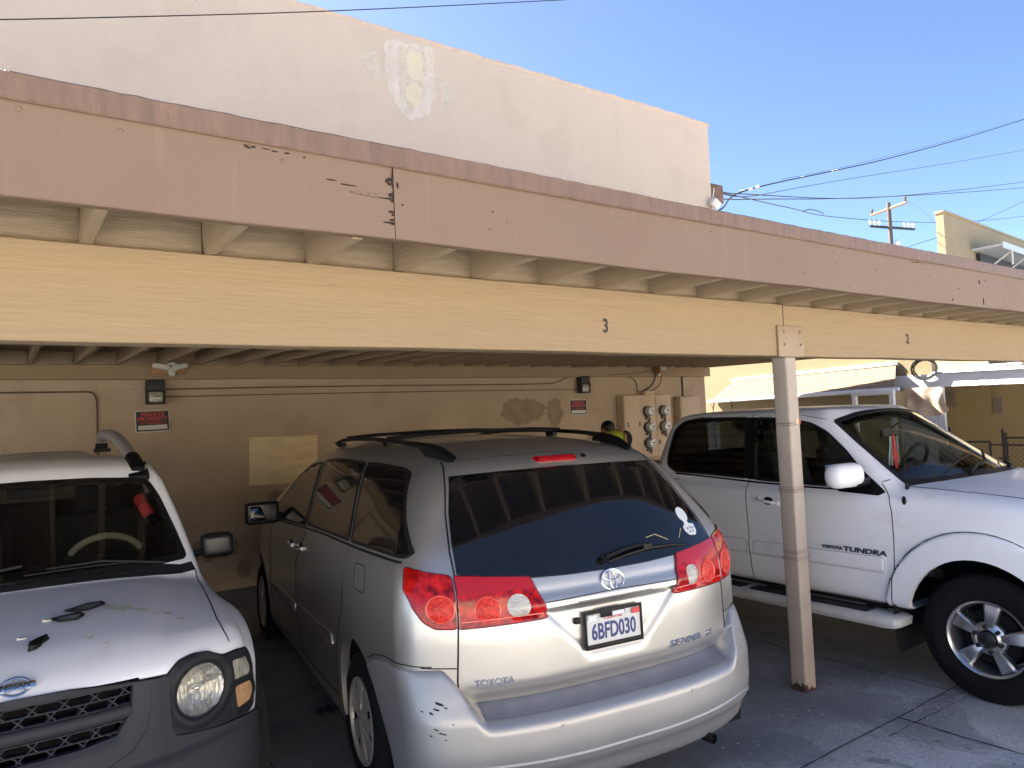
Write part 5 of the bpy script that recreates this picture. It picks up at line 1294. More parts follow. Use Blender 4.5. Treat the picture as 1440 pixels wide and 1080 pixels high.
blob(m,[(1.175,2.752,.012,.006),(1.165,2.744,.007,.005),(1.172,2.735,.006,.004),(1.178,2.695,.011,.006),(1.160,2.680,.030,.0045),(1.182,2.672,.006,.004),(1.176,2.632,.012,.004),(1.183,2.622,.006,.005),(1.178,2.602,.009,.004),(1.165,2.590,.018,.0032),(1.182,2.588,.006,.005),(1.02,2.707,.028,.0018),(.95,2.716,.02,.0012),(1.205,2.735,.004,.012),(1.222,2.664,.006,.003)],yf,0,.4,3)
m.pieces('rot_hole',M['rot'],cp,fixn=True)
m=MB(); blob(m,[(1.10,2.684,.075,.0065)],yf-.001,0,.15,5); m.build('split_wood',M['split'],cp)
# flaking along the drip line, nail marks, runs
m=MB(); q=random.Random(12); P=[]
for (xa,xb,n) in ((.66,.86,9),(5.0,5.2,9)):
    for i in range(n): P.append((q.uniform(xa,xb),2.790-q.uniform(0,.012),q.uniform(.004,.014),q.uniform(.0008,.0022)))
for i in range(20): P.append((q.uniform(1.4,7),q.uniform(2.56,2.77),q.uniform(.0015,.003),q.uniform(.0015,.003)))
P+=[(6.05,2.58,.003,.025),(5.55,2.56,.003,.015),(6.1,2.74,.012,.002),(6.0,2.72,.004,.02)]
blob(m,P,yf,0,.35,6,.005); m.pieces('nail_hole',M['rot'],cp)
m=MB()
for x,z in ((.30,2.765),(.78,2.755),(.05,2.778),(2.4,2.765),(3.6,2.76),(5.2,2.75)): m.sph((x,2.384,z),(.008,.004,.008),10,6)
m.pieces('nail_head',M['fascia'],cp)
# beam: checks and cracks in the timber
m=MB(); q=random.Random(9)
for i in range(18):
    x=q.uniform(.6,6.5); z=q.uniform(2.21,2.51); l=q.uniform(.03,.20); pts=[(x+l*t,2.8695,z+.004*math.sin(5*t+i)+q.uniform(-.001,.001)) for t in np.linspace(0,1,6)]
    m.tube(pts,[.0002,.0005,.0007,.0006,.0004,.0002],5)
m.pieces('timber_crack',M['split'],cp)
m=MB(); m.tube([(X0,2.9,2.5265),(4,2.9,2.5265),(X1,2.9,2.5265)],.003,4); m.build('gap_line',M['rot'],cp)
m=MB(); m.tube([(4.245,2.869,2.188),(4.245,2.869,2.528)],.0022,4); m.build('gap_line',M['rot'],cp)
# post with its steel saddle plate
po=empty('carport_post',(4.305,2.925,0)); po.parent=cp
m=MB(); m.bx(-.058,.058,-.058,.058,.001,2.186); m.build('shaft',M['post'],po,bevel=.016,seg=4,smooth=60)
m=MB(); q=random.Random(8); n=60; vs=[]
def sq(t):
    a=math.cos(t);b_=math.sin(t); k=.060/max(abs(a),abs(b_)); k=min(k,.060*1.28); return a*k,b_*k
for i in range(n*2):
    t=2*math.pi*i/(n*2); x,y=sq(t); vs+=[(x*1.03,y*1.03,.0),(x*.995,y*.995,max(.008,.034+.014*math.sin(2*t+1)+.010*math.sin(7*t)+.007*math.sin(17*t+2)+q.uniform(-.004,.004)))]
m.add(vs,[(2*i,(2*i+2)%(4*n),(2*i+3)%(4*n),2*i+1) for i in range(2*n)]); m.build('rusty_base',M['rust'],po,fixn=True)
m=MB(); m.bx(-.145,.135,-.071,-.0555,2.183,2.388); m.build('saddle_plate',M['timberp'],po,bevel=.003)
m=MB(); m.bx(-.10,.10,-.05,.06,2.183,2.1875); m.build('saddle_plate',M['timberp'],po)
bl=MB(); bl.cyl((0,0,0),(0,-.007,0),.0105,12); b0=bl.build('bolt',M['bolt'],po,bevel=.0015); first=True
for x in (-.082,.098):
    for z in (2.348,2.262):
        c=b0 if first else b0.copy()
        if not first: COL.objects.link(c); c.parent=po
        first=False; c.location=(x,-.071,z)
m=MB()
for z in (1.74,1.30,.86):
    for dz in (-.008,.006): m.tube([(.0605*a,.0605*b_,z+dz+.004*a) for a,b_ in ((-1,-1),(1,-1),(1,1),(-1,1))],.0012,5,closed=True)
m.pieces('tie_wire',M['conduit'],po)
m=MB(); m.bx(.0,.035,-.0610,-.0585,1.735,1.775); m.pieces('tape_scrap',M['amber'],po); m=MB(); m.bx(.035,.056,-.0612,-.0590,1.733,1.778); m.pieces('tape_scrap',M['tail'],po)
# bands of old tape marks on the post
m=MB()
for z,h_ in ((1.29,.05),(.875,.05),(1.735,.02)): m.bx(-.0590,.0590,-.0590,.0590,z,z+h_)
m.pieces('tape_band',M['postb'],po,bevel=.015,seg=3,smooth=60)
# another post further left of the frame and one to the right, holding the beam
for X in (-2.2,10.6):
    p2=copy_tree(po,cp); p2.location=(X,2.925,0)
# bay numbers
Mn=lambda x,z: frame((x,2.868,z),(1,0,0),(0,0,1))
tag(text('bay_number','3',.105,M['signblack'],None,Mn(2.655,2.327),.0015,sx=.78,bold=.002),'black bay number 3 fixed to the beam above the minivan','house number')
tag(text('bay_number','2',.105,M['signblack'],None,Mn(5.865,2.342),.0015,sx=.95,bold=.003),'thin black bay number 2 fixed to the beam above the pickup','house number')

# ---- building behind -------------------------------------------------------
bd=empty('stucco_building',(0,9,0),0,'tall pale pink stucco building with patched blank wall rising behind the carport roof','building')
m=MB(); m.prism([(-16,2.70),(11.23,2.70),(11.26,7.36),(-16,7.36)],'y',.0,2.2); m.build('upper_wall',M['wallup'],bd)
m=MB(); m.bx(-16,10.75,.0,2.35,0,2.698); m.build('ground_floor_wall',M['wallin'],bd)
m=MB(); q=random.Random(3); n=200
vs=[]
for i in range(n+1):
    x=-16+27.3*i/n; a=q.uniform(-.012,.012)
    vs+=[(x,-.004+a*.1,7.335),(x,-.012+a*.2,7.36+a*.2),(x,-.004,7.40+a),(x,.25,7.40),(x,.25,7.335)]
m.add(vs,[(5*i+k,5*i+(k+1)%5,5*i+5+(k+1)%5,5*i+5+k) for i in range(n) for k in range(5)]); m.build('coping',M['coping'],bd,smooth=30)
def wallblob(name,outline,mt,y,th=.006,jit=.02,seed=1,parent=bd,plane=9.0):
    q=random.Random(seed); P=resample(outline,.06); P=[(p[0]+q.uniform(-jit,jit),p[1]+q.uniform(-jit,jit)) for p in P]
    m=MB(); m.prism(P,'y',y,y+th); return m.build(name,mt,parent)
wallblob('cement_patch',rnd([(4.42,7.22),(5.20,7.30),(5.22,6.60),(5.10,6.28),(4.80,6.10),(4.60,6.30),(4.46,6.45),(4.44,6.8)],.08),M['patchg'],-.006,seed=2,jit=.022)
wallblob('cement_patch',rnd([(4.1,6.95),(4.3,7.05),(4.38,6.7),(4.2,6.55)],.05),M['patchd'],-.0031,seed=21,jit=.015)
wallblob('cement_patch',rnd([(5.3,6.9),(5.5,6.8),(5.45,6.4),(5.3,6.5)],.05),M['patchd'],-.0031,seed=22,jit=.015)
wallblob('cement_core',rnd([(4.62,7.18),(5.08,7.2),(5.08,6.6),(4.95,6.36),(4.70,6.34),(4.62,6.6)],.12),M['patchd'],-.0078,seed=12,jit=.02)
wallblob('old_paint_patch',rnd([(4.78,7.15),(5.0,7.18),(5.02,6.85),(4.92,6.72),(4.78,6.75)],.08),M['patchy'],-.0095,seed=3,jit=.018)
wallblob('old_paint_patch',rnd([(4.76,6.66),(4.98,6.68),(4.99,6.42),(4.88,6.34),(4.74,6.42)],.08),M['patchy'],-.0095,seed=4,jit=.018)
M['streak']=mat('drip_streak',(.53,.44,.37),.95,var=.1,vs=5,bump=.5)
for x,zt,zb,w in ((8.84,7.3,6.3,.05),):
    wallblob('drip_streak',[(x-w,zt),(x+w,zt),(x+w*.6,(zt+zb)/2),(x,zb),(x-w*.5,(zt+zb)/2)],M['streak'],-.003,seed=int(x*10),jit=.008)
for X,Z,w,h_,sd in ((6.55,1.96,.42,.20,5),(7.15,1.93,.16,.22,6),(8.0,1.35,.4,.18,7),(2.35,.22,.10,.10,9),(2.0,.5,.3,.12,10),(3.0,1.02,.35,.10,11)):
    if sd: wallblob('wall_stain',[(X+w*math.cos(t),Z+h_*math.sin(t)) for t in np.linspace(0,6.28,18)[:-1]],M['darkstain'],-.003,seed=sd,jit=.03)
# plywood panel
ply=MB(); ply.prism([(2.43,1.19),(2.445,1.765),(3.285,1.755),(3.275,1.165)],'y',8.982,8.995); o=ply.build('plywood_panel',M['ply'],bevel=.002); tag(o,'bare plywood board screwed to the tan wall left of the minivan','board')
for x,z in ((2.47,1.74),(3.25,1.73),(2.46,1.21),(3.25,1.19)):
    mm=MB(); mm.cyl((x,8.981,z),(x,8.975,z),.008,8); mm.pieces('screw',M['bolt'],o)
# private property signs
def sign(x,z,w,h_,label,tilt=0,plain=False):
    t=empty('warning_sign',(x,8.992,z),0,label,'sign'); t.rotation_euler=(0,tilt,0)
    m=MB(); m.bx(-w/2,w/2,-.003,.0,-h_/2,h_/2); m.build('sign_plate',M['signwhite'],t,bevel=.001)
    m=MB(); m.bx(-w/2+.012,w/2-.012,-.0045,-.003,-h_/2+.012,h_/2-.012); m.build('black_field',M['signblack'],t)
    m=MB(); m.bx(-w/2+.03,w/2-.03,-.006,-.0045,-h_/2+.028,-h_/2+.078); m.build('white_strip',M['signwhite'],t)
    fr_=lambda z_: frame((0,-.0052,z_),(1,0,0),(0,0,1))
    s=w/.355
    text('sign_lettering','PRIVATE',.062*s,M['signred'],t,fr_(h_*.30),.0006,sx=1.02,bold=.0022); text('sign_lettering','PROPERTY',.062*s,M['signred'],t,fr_(h_*.09),.0006,sx=1.02,bold=.0022); text('sign_lettering','NO TRESPASSING',.026*s,M['signred'],t,fr_(-h_*.085),.0005,sx=1.25,bold=.0008)
    m=MB(); 
    for a in (-1,1):
        for b_ in (-1,1): m.cyl((a*(w/2-.007),-.003,b_*(h_/2-.007)),(a*(w/2-.007),-.006,b_*(h_/2-.007)),.004,8)
    m.pieces('screw',M['bolt'],t)
sign(1.397,2.005,.355,.245,'black sign with red PRIVATE PROPERTY lettering under the left wall light',R(-1))
sign(7.64,1.985,.36,.250,'PRIVATE PROPERTY sign on the far wall beside the meter cabinet',R(.5))
# wall pack lights
def wallpack(x,z,label,rz=0,w=.185,h_=.27):
    t=empty('wall_light',(x,8.99,z),rz,label,'lamp')
    m=MB(); m.bx(-w/2,w/2,-.05,0,-h_/2,h_/2); m.bx(-w/2,w/2,-.12,-.05,.01,h_/2); m.build('housing',M['bronze'],t,bevel=.012,seg=3)
    m=MB(); m.box((0,-.082,-.055),(w-.03,.07,.125)); m.build('refractor',M['prism'],t,bevel=.02,seg=3)
    m=MB(); m.bx(-w/2,w/2,-.125,-.05,-h_/2,-h_/2+.018); m.bx(-w/2,-w/2+.012,-.125,-.05,-h_/2,.02); m.bx(w/2-.012,w/2,-.125,-.05,-h_/2,.02); m.build('guard_frame',M['bronze'],t,bevel=.003)
wallpack(1.42,2.325,'dark square wall light with ribbed glass above the left sign')
wallpack(7.72,2.345,'dark wall light with pale glass above the far sign',0)
# camera/flood lights under the beam
def flood(x,z,label,rz):
    t=empty('security_light',(x,8.88,z),rz,label,'lamp')
    m=MB(); m.bx(-.19,.19,-.02,.015,-.07,.05); m.build('mounting_block',M['orangebox'],t,bevel=.003)
    for s in (-1,1):
        m=MB(); m.box((s*.10,-.07,.0),(.17,.09,.062),(R(-8),R(s*-12),R(s*14))); m.build('lamp_head',M['offwhite'],t,bevel=.018,seg=3)
    m=MB(); m.sph((.02,-.06,-.075),(.036,.036,.036),16,10); m.box((.02,-.04,.0),(.10,.07,.10)); m.cyl((.02,-.05,.03),(.02,-.10,.035),.022); m.build('sensor',M['offwhite'],t,bevel=.006)
    m=MB(); m.cyl((.02,-.085,.015),(.02,-.079,.015),.02); m.build('lens',M['black'],t)
flood(1.55,2.60,'white twin-head security light with ball sensor on the rear beam at left',R(6))
flood(9.35,2.585,'white security light on the rear beam above the meter cabinet',R(70))
# conduits
def cable(name,pts,r,label,mt=None,group=None,cat='conduit',smooth=3):
    P=[Vector(p) for p in pts]
    for _ in range(smooth if len(P)>2 else 0):
        Q=[P[0]]
        for a,b_ in zip(P[:-1],P[1:]): Q+=[a.lerp(b_,.25),a.lerp(b_,.75)]
        Q.append(P[-1]); P=Q
    m=MB(); m.tube(P,r,7); o=m.build(name,mt or M['conduit'],smooth=60); tag(o,label,cat,group); return o
yw=8.984
cable('conduit_pipe',[(-3,yw,2.345),(.70,yw,2.345),(.82,yw,2.340),(.855,yw,2.26),(.855,yw,2.1),(.86,yw,1.2),(.86,yw,.1)],.009,'dark conduit pipe running along left wall and bending down behind the SUV')
cable('conduit_pipe',[(.9,yw,2.349),(1.31,yw,2.350)],.009,'short conduit pipe entering the left wall light from the left',M['panel'])
cable('wall_cable',[(1.53,yw,2.36),(3.6,yw,2.375),(7.05,yw,2.365),(7.22,yw,2.39),(7.42,yw,2.475),(7.62,yw,2.49)],.008,'dark upper cable running along the wall between the two wall lights')
cable('wall_cable',[(1.53,yw,2.275),(3.6,yw,2.285),(7.6,yw,2.275)],.006,'thin lower cable running along the wall between the two wall lights')
cable('wall_cable',[(7.85,yw,2.485),(8.75,yw,2.485),(8.90,yw,2.44),(8.97,yw,2.36),(8.98,yw,2.20)],.007,'cable from far wall light bending down to the meter cabinet')
cable('wall_cable',[(8.2,8.9,2.50),(8.9,8.9,2.53),(9.2,8.88,2.57)],.006,'short cable rising to the right-hand security light')
cable('wall_cable',[(9.33,8.86,2.53),(9.32,8.9,2.40),(9.25,8.95,2.28),(9.12,yw,2.22)],.014,'thick cable loop dropping from right security light to the junction box')
cable('wall_cable',[(9.44,8.86,2.54),(9.50,8.9,2.40),(9.44,8.95,2.27),(9.30,yw,2.22),(9.2,yw,2.215)],.008,'thin cable loop right of the thick loop above the meters')
cable('wall_cable',[(1.6,yw,2.262),(1.95,yw,2.25),(2.2,yw,2.19),(2.38,yw,2.10)],.004,'faint stray wire trailing down right of the left wall light',M['panel'])
cable('conduit_pipe',[(10.12,yw,2.60),(10.12,yw,2.12)],.016,'vertical conduit pipe above the small right-hand box')
# meter cabinet
t=empty('electric_meter_cabinet',(8.48,8.99,0),0,'tan painted electric meter cabinet with five round glass meters','meter cabinet')
m=MB(); m.bx(.0,1.13,-.17,0,1.10,2.15); m.build('cabinet',M['panel'],t,bevel=.004)
m=MB()
for a in (.02,.37,.75): m.bx(a,a+.355,-.178,-.17,1.12,2.135)
m.pieces('cabinet_door',M['panel'],t,bevel=.004)
m=MB()
for x,z in ((.06,1.62),(.33,1.62),(.41,1.30),(.79,1.30)): m.bx(x,x+.02,-.19,-.178,z,z+.08)
m.pieces('latch',M['meterd'],t)
m=MB(); m.bx(.56,.78,-.12,-.02,2.152,2.22); m.build('junction_box',M['panel'],t,bevel=.004)
for x,z in ((.50,1.87),(.88,1.87),(.50,1.60),(.88,1.60),(.50,1.33)):
    me_=empty('electric_meter',(x+.02,-.178,z)); me_.parent=t
    m=MB(); m.lathe([(.096,0),(.096,-.035),(.088,-.045),(.080,-.045)],'y',n=32); m.lathe([(.05,-.0),(.05,-.10),(0,-.10)],'y',n=20); m.build('meter_ring',M['meterd'],me_)
    m=MB(); m.lathe([(.082,-.040),(.082,-.10),(.074,-.125),(.055,-.133),(0,-.135)],'y',n=32); m.build('meter_glass',M['meterg'],me_)
    m=MB(); m.bx(-.03,.03,-.1365,-.134,-.0,.018); m.bx(-.01,.01,-.1365,-.134,-.04,-.03); m.build('dial',M['signblack'],me_)
    m=MB(); m.box((0,-.02,-.115),(.10,.04,.04)); m.box((.03,-.03,-.15),(.025,.03,.05)); m.build('seal_clip',M['meterd'],me_)
t=empty('fuse_box',(9.87,8.99,0),0,'plain tan box on the wall right of the meter cabinet','utility box')
m=MB(); m.bx(0,.52,-.16,0,1.3,2.10); m.build('box_body',M['panel'],t,bevel=.004); m=MB(); m.bx(.02,.50,-.168,-.16,1.32,2.08); m.build('box_door',M['panel'],t,bevel=.003)
m=MB(); m.bx(-.02,.02,0,.02,-.02,.02)
m=MB(); m.prism([(9.62,1.55),(9.64,1.98),(9.76,1.97),(9.78,1.55)],'y',8.975,8.99); o=m.build('notice_sheet',M['signwhite']); tag(o,'white notice sheet taped to the wall just right of the meters','notice')
for k,(a,b_) in enumerate(((1.86,.05),(1.75,.07),(1.66,.04))):
    m=MB(); m.bx(9.65,9.65+b_+.03,8.972,8.975,a,a+.035); m.build('dark_print',M['signblack'],o)
# box with small floodlight at the corner of the upper wall
t=empty('corner_box',(11.42,9.25,0),0,'rusty brown junction box sticking out from the upper wall corner','utility box')
m=MB(); m.bx(-.18,.20,-.25,.1,5.86,6.22); m.build('box_body',M['rustbox'],t,bevel=.01)
t=empty('flood_lamp',(11.22,8.9,5.78),0,'small pale flood lamp under the rusty corner box','lamp')
m=MB(); m.box((0,0,0),(.20,.12,.16),(R(20),R(30),0)); m.build('lamp_head',M['offwhite'],t,bevel=.02,seg=3); m=MB(); m.tube([(0,.05,.05),(.12,.1,.35)],.012,8); m.tube([(-.05,0,0),(-.03,-.05,-.15)],.02,8); m.pieces('bracket',M['offwhite'],t)

# ---- person in a hi-vis vest behind the minivan ----------------------------
def skin_body(name,joints,edges,mt,parent=None,sub=2):
    me=bpy.data.meshes.new(name); me.from_pydata([j[0] for j in joints],edges,[]); o=bpy.data.objects.new(name,me); COL.objects.link(o)
    md=o.modifiers.new('s','SKIN'); md.use_smooth_shade=True
    for i,j in enumerate(joints):
        r=j[1]; me.skin_vertices[0].data[i].radius=(r,r) if not isinstance(r,tuple) else r
    me.skin_vertices[0].data[0].use_root=True
    sd=o.modifiers.new('d','SUBSURF'); sd.levels=sub; sd.render_levels=sub
    dg=bpy.context.evaluated_depsgraph_get(); m2=bpy.data.meshes.new_from_object(o.evaluated_get(dg)); bpy.data.objects.remove(o)
    m2.name=name; m2.materials.clear(); m2.materials.append(mt); m2.shade_smooth(); o=bpy.data.objects.new(name,m2); COL.objects.link(o)
    if parent: o.parent=parent
    return o
pr=empty('person',(6.83,7.31,0),R(-15),'person in dark clothes and yellow hi-vis vest bent over behind the minivan by the meters','person')
# local: facing +y, bent forward a little; head down
J=[((0,0,.96),(.15,.11)),((0,.01,1.12),(.15,.11)),((0,.06,1.30),(.17,.115)),((0,.09,1.53),(.16,.09)),((0,.14,1.575),(.055,.055)),((0,.18,1.59),(.06,.07)),((0,.22,1.63),(.075,.09)),((0,.22,1.68),(.06,.075)),
   ((.10,0,.90),(.095,.1)),((.12,.03,.50),(.062,.065)),((.13,-.01,.10),(.042,.045)),((.14,.10,.05),(.04,.035)),
   ((-.10,0,.90),(.095,.1)),((-.12,.02,.50),(.062,.065)),((-.13,-.03,.10),(.042,.045)),((-.14,.09,.05),(.04,.035)),
   ((.20,.08,1.53),(.068,.068)),((.25,.12,1.15),(.045,.048)),((.17,.33,1.05),(.033,.035)),((.14,.40,1.05),(.032,.018)),
   ((-.20,.08,1.53),(.068,.068)),((-.25,.12,1.15),(.045,.048)),((-.17,.33,1.07),(.033,.035)),((-.14,.40,1.07),(.032,.018))]
E_=[(0,1),(1,2),(2,3),(3,4),(4,5),(5,6),(6,7),(0,8),(8,9),(9,10),(10,11),(0,12),(12,13),(13,14),(14,15),(3,16),(16,17),(17,18),(18,19),(3,20),(20,21),(21,22),(22,23)]
skin_body('body',[(j[0],(j[1][0]*.62,j[1][1]*.62)) if i in (0,1,2,3,8,12,16,20) else j for i,j in enumerate(J)],E_,M['skin'],pr)
# clothing follows the same skeleton, a little wider
def grow(ids,d): return [(J[i][0],(J[i][1][0]+d,J[i][1][1]+d)) for i in ids]
def sube(ids): return [(ids.index(a),ids.index(b_)) for a,b_ in E_ if a in ids and b_ in ids]
ids=[0,1,2,3,16,17,20,21]; jj=grow(ids,.012)+[((.19,.27,1.08),(.045,.048)),((-.19,.27,1.09),(.045,.048))]; skin_body('jacket',jj,sube(ids)+[(5,8),(7,9)],M['cloth'],pr)
ids=[0,8,9,10,12,13,14]; skin_body('trousers',grow(ids,.012),sube(ids),M['cloth'],pr)
# shoes
m=MB()
for s in (1,-1): m.sph((s*.135,.06,.045),(.05,.14,.05),14,8)
m.pieces('shoe',M['black'],pr)
ids=[0,1,2,3]; jj=[(J[0][0],(.170,.135)),(J[1][0],(.172,.135)),(J[2][0],(.190,.140)),((0,.09,1.48),(.205,.13)),((0,.09,1.565),(.20,.10))]; v=skin_body('vest',jj,[(0,1),(1,2),(2,3),(3,4)],M['vest'],pr)
m=MB()
for s in (1,-1): 
    pts=[(s*.11,-.125,1.05),(s*.12,-.105,1.28),(s*.135,-.055,1.55),(s*.13,.06,1.640),(s*.13,.17,1.60),(s*.11,.215,1.30)]
    m.tube(pts,[.014]*6,8)
m.pieces('vest_strip',M['vesto'],v)
m=MB(); m.sph((0,.075,1.53),(.225,.135,.105),24,14); m.build('vest_shoulders',M['vest'],v)
m=MB(); m.sph((.215,.075,1.50),(.085,.09,.12),14,10); m.sph((-.215,.075,1.50),(.085,.09,.12),14,10); m.pieces('sleeve_top',M['cloth'],pr)
# head: brow, nose, ears, hair
m=MB(); m.sph((0,.215,1.635),(.082,.100,.105),20,14); h_=m.build('head',M['skin'],pr)
m=MB(); m.sph((0,.310,1.615),(.014,.020,.022)); m.build('nose',M['skin'],h_); m=MB(); m.sph((.083,.21,1.625),(.010,.018,.028)); m.sph((-.083,.21,1.625),(.010,.018,.028)); m.pieces('ear',M['skin'],h_)
m=MB(); m.sph((.03,.300,1.642),(.012,.008,.008)); m.sph((-.03,.300,1.642),(.012,.008,.008)); m.pieces('eye',M['black'],h_); m=MB(); m.sph((0,.302,1.582),(.022,.01,.006)); m.build('mouth',M['vesto'],h_)
m=MB(); m.sph((0,.185,1.665),(.096,.115,.105),22,14); m.build('hair',M['hair'],h_)
# hands
for s in (1,-1):
    m=MB(); base=Vector((s*.14,.40,1.055)); m.box(base+Vector((0,.03,0)),(.075,.08,.028))
    for k in range(4): 
        x=(k-1.5)*.019; l=(.062,.072,.068,.052)[k]; m.tube([base+Vector((x,.06,0)),base+Vector((x*1.1,.06+l*.55,-.006)),base+Vector((x*1.1,.06+l*.9,-.03))],[.0095,.009,.007],7)
    m.tube([base+Vector((-s*.035,.01,0)),base+Vector((-s*.06,.045,-.01)),base+Vector((-s*.055,.075,-.02))],[.012,.011,.008],7)
    m.build('hand',M['skin'],pr,bevel=.003)
# ================= neighbouring plots on the right ==========================
t=empty('yellow_house',(14,12,0),0,'sunlit pale yellow stucco house behind the carport with a shingled lean-to roof','house')
m=MB(); m.bx(.0,.15,-5.55,16,0,3.35); m.build('wall',M['ywall'],t)
m=MB(); P=[(-1.5,-5.62,2.09),(-1.5,-1.65,2.05),(0,-1.15,2.48),(0,-4.9,2.54)]
m.add(P+[(a,b_,c-.06) for a,b_,c in P],[(0,1,2,3),(7,6,5,4),(0,4,5,1),(1,5,6,2),(2,6,7,3),(3,7,4,0)]); r_=m.build('lean_to_roof',M['shingle'],t)
m=MB()
for k in range(1,9):
    f_=k/9; a=Vector(P[0]).lerp(Vector(P[3]),f_); b_=Vector(P[1]).lerp(Vector(P[2]),f_); m.tube([a+Vector((0,0,.004)),b_+Vector((0,0,.004))],.004,4)
m.pieces('shingle_course',M['shingled'],r_)
m=MB(); m.tube([(-.03,-1.1,2.50),(-.03,-4.95,2.57)],.045,6); m.build('flashing',M['whitew'],r_)
m=MB(); m.tube([(-1.52,-1.6,2.02),(-1.52,-5.7,2.055)],.035,6); m.build('eave_trim',M['whitew'],r_)
m=MB(); m.bx(-1.3,-.02,-5.4,-1.7,0,2.02); m.build('lean_to_wall',M['ywall'],t)
# shaded porch house further right
t=empty('porch_house',(16,5,0),0,'ochre tan house wall shaded by a white-edged porch roof on the far right','house')
m=MB(); m.bx(.0,6,-9,9,0,3.5); m.build('wall',M['tanwall'],t)
m=MB(); P=[(-2.10,2.45,2.10),(-2.10,-7,1.92),(-2.05,-7,1.92),(-2.05,2.45,2.10)]
m.add(P+[(a,b_,c+.235) for a,b_,c in P],[(0,3,2,1),(4,5,6,7),(0,1,5,4),(1,2,6,5),(2,3,7,6),(3,0,4,7)]); m.build('porch_beam',M['whitew'],t)
P=[(-2.16,1.40,2.325),(-2.16,-7,2.16),(-.002,-7,2.24),(-.002,1.40,2.41)]
m=MB(); m.add([(-1.80,1.401,2.33),(-.002,1.401,2.41),(-.002,8,2.41),(-1.80,8,2.33)]+[(-1.80,1.401,2.36),(-.002,1.401,2.44),(-.002,8,2.44),(-1.80,8,2.36)],[(0,3,2,1),(4,5,6,7),(0,1,5,4),(1,2,6,5),(2,3,7,6),(3,0,4,7)]); m.build('sun_block_roof',M['whitew'],t)  # roof strip added out of sight to block sun from the tan wall
m=MB(); m.add(P+[(a,b_,c+.03) for a,b_,c in P],[(0,3,2,1),(4,5,6,7),(0,1,5,4),(1,2,6,5),(2,3,7,6),(3,0,4,7)]); m.build('porch_roof',M['whitew'],t)
for y in (1.28,-2.6,-6.4):
    m=MB(); m.bx(-2.115,-2.03,y-.045,y+.045,0,2.07+.019*y); m.build('porch_post',M['whitew'],t,bevel=.006)
m=MB(); m.bx(-.03,-.002,.77,1.27,2.50,3.4); w_=m.build('window',M['curtain'],t)
m=MB(); m.bx(-.08,-.002,.71,1.33,2.45,2.50); m.bx(-.08,-.002,1.272,1.33,2.50,3.4); m.bx(-.08,-.002,.71,.768,2.50,3.4); m.build('window_frame',M['whitew'],w_)
m=MB()
for k in range(8): m.tube([(-.09,.80+k*.062,2.50),(-.09,.80+k*.062,3.4)],.008,5)
m.pieces('window_bar',M['iron'],w_)
def notice(y0,y1,z0,z1,lb):
    m=MB(); m.bx(15.975,15.995,y0,y1,z0,z1); o=m.build('notice_sheet',M['noticep']); tag(o,lb,'notice')
    k=MB(); z=z1-.03
    while z>z0+.05: k.bx(15.972,15.975,y0+.03,y1-.03,z-.014,z); z-=.04
    k.build('notice_print',M['noticei'],o)
notice(6.94,7.15,1.68,2.02,'faded paper notice on the shaded tan wall close to the white porch post')
notice(6.09,6.25,1.50,1.85,'faded paper notice on the shaded tan wall above the chain-link fence')
# tall weathered wall with a low awning, beyond the porch
t=empty('parapet_building',(23.15,10,0),R(4.5),'weathered cream building with a stained parapet rising above the carport fascia at far right','building')
m=MB(); m.bx(0,26,.02,.24,0,7.42); m.build('wall',M['ywall2'],t)
m=MB(); m.bx(-.02,26,-.02,.27,7.42,7.50); m.build('coping',M['ywall2'],t,bevel=.01)
m=MB(); m.bx(2.1,10,-.85,.0,6.50,6.56); m.bx(2.1,10,-.87,-.83,6.42,6.62); m.build('awning',M['awning'],t)
m=MB(); m.bx(2.5,10,-.1,.015,5.6,6.45); m.build('window_recess',M['curtain'],t)
m=MB()
for x in (3.0,4.6,6.2): m.tube([(x,-.83,6.45),(x,-.02,5.9)],.03,6); m.tube([(x,-.83,6.45),(x,-.83,6.0)],.03,6)
m.pieces('awning_bracket',M['whitew'],t)
# white frame of posts, tarp, picket fence
t=empty('white_frame',(12.0,6.5,0),0,'small white timber frame standing beyond the pickup roof','frame')
m=MB(); m.bx(-.04,.04,-.36,.36,1.97,2.05); m.build('top_rail',M['whitew'],t,bevel=.004)
for y in (-.32,.32):
    m=MB(); m.bx(-.035,.035,y-.035,y+.035,0,1.97); m.build('upright',M['whitew'],t,bevel=.004)
M['tarp'].use_backface_culling=False
m=MB(); nx,ny=26,22; vs=[]
for i in range(nx+1):
    for k in range(ny+1):
        u,v=i/nx,k/ny; y=6.95-.95*u-.10*v; ztop=2.08-.01*u; zb=1.72-.30*u if u<.5 else 1.57-.10*(u-.5)
        z=ztop+(zb-ztop)*v*(.75+.35*math.sin(math.pi*u)); x=13.3+.016*math.sin(16*u+3*v)+.020*math.sin(8*u-6*v+1)+.05*v*math.sin(3*u)
        vs.append((x,y,z))
m.add(vs,[(i*(ny+1)+k,i*(ny+1)+k+1,(i+1)*(ny+1)+k+1,(i+1)*(ny+1)+k) for i in range(nx) for k in range(ny)]); o=m.build('hanging_tarp',M['tarp'],smooth=180,fixn=False); tag(o,'cream tarp draped in folds beside the white porch post','tarp')
t=empty('picket_fence',(13.05,8,0),0,'weathered white board fence behind the pickup windscreen','fence')
q=random.Random(4); m=MB(); y=5.85
while y<11.5:
    w=.105; zt=1.58+q.uniform(-.02,.02); m.prism([(y-8,.05),(y-8+w,.05),(y-8+w,zt-.02),(y-8+w*.8,zt),(y-8+w*.2,zt),(y-8,zt-.02)],'x',q.uniform(-.006,.006),.022); y+=.118
m.pieces('fence_board',M['fencew'],t)
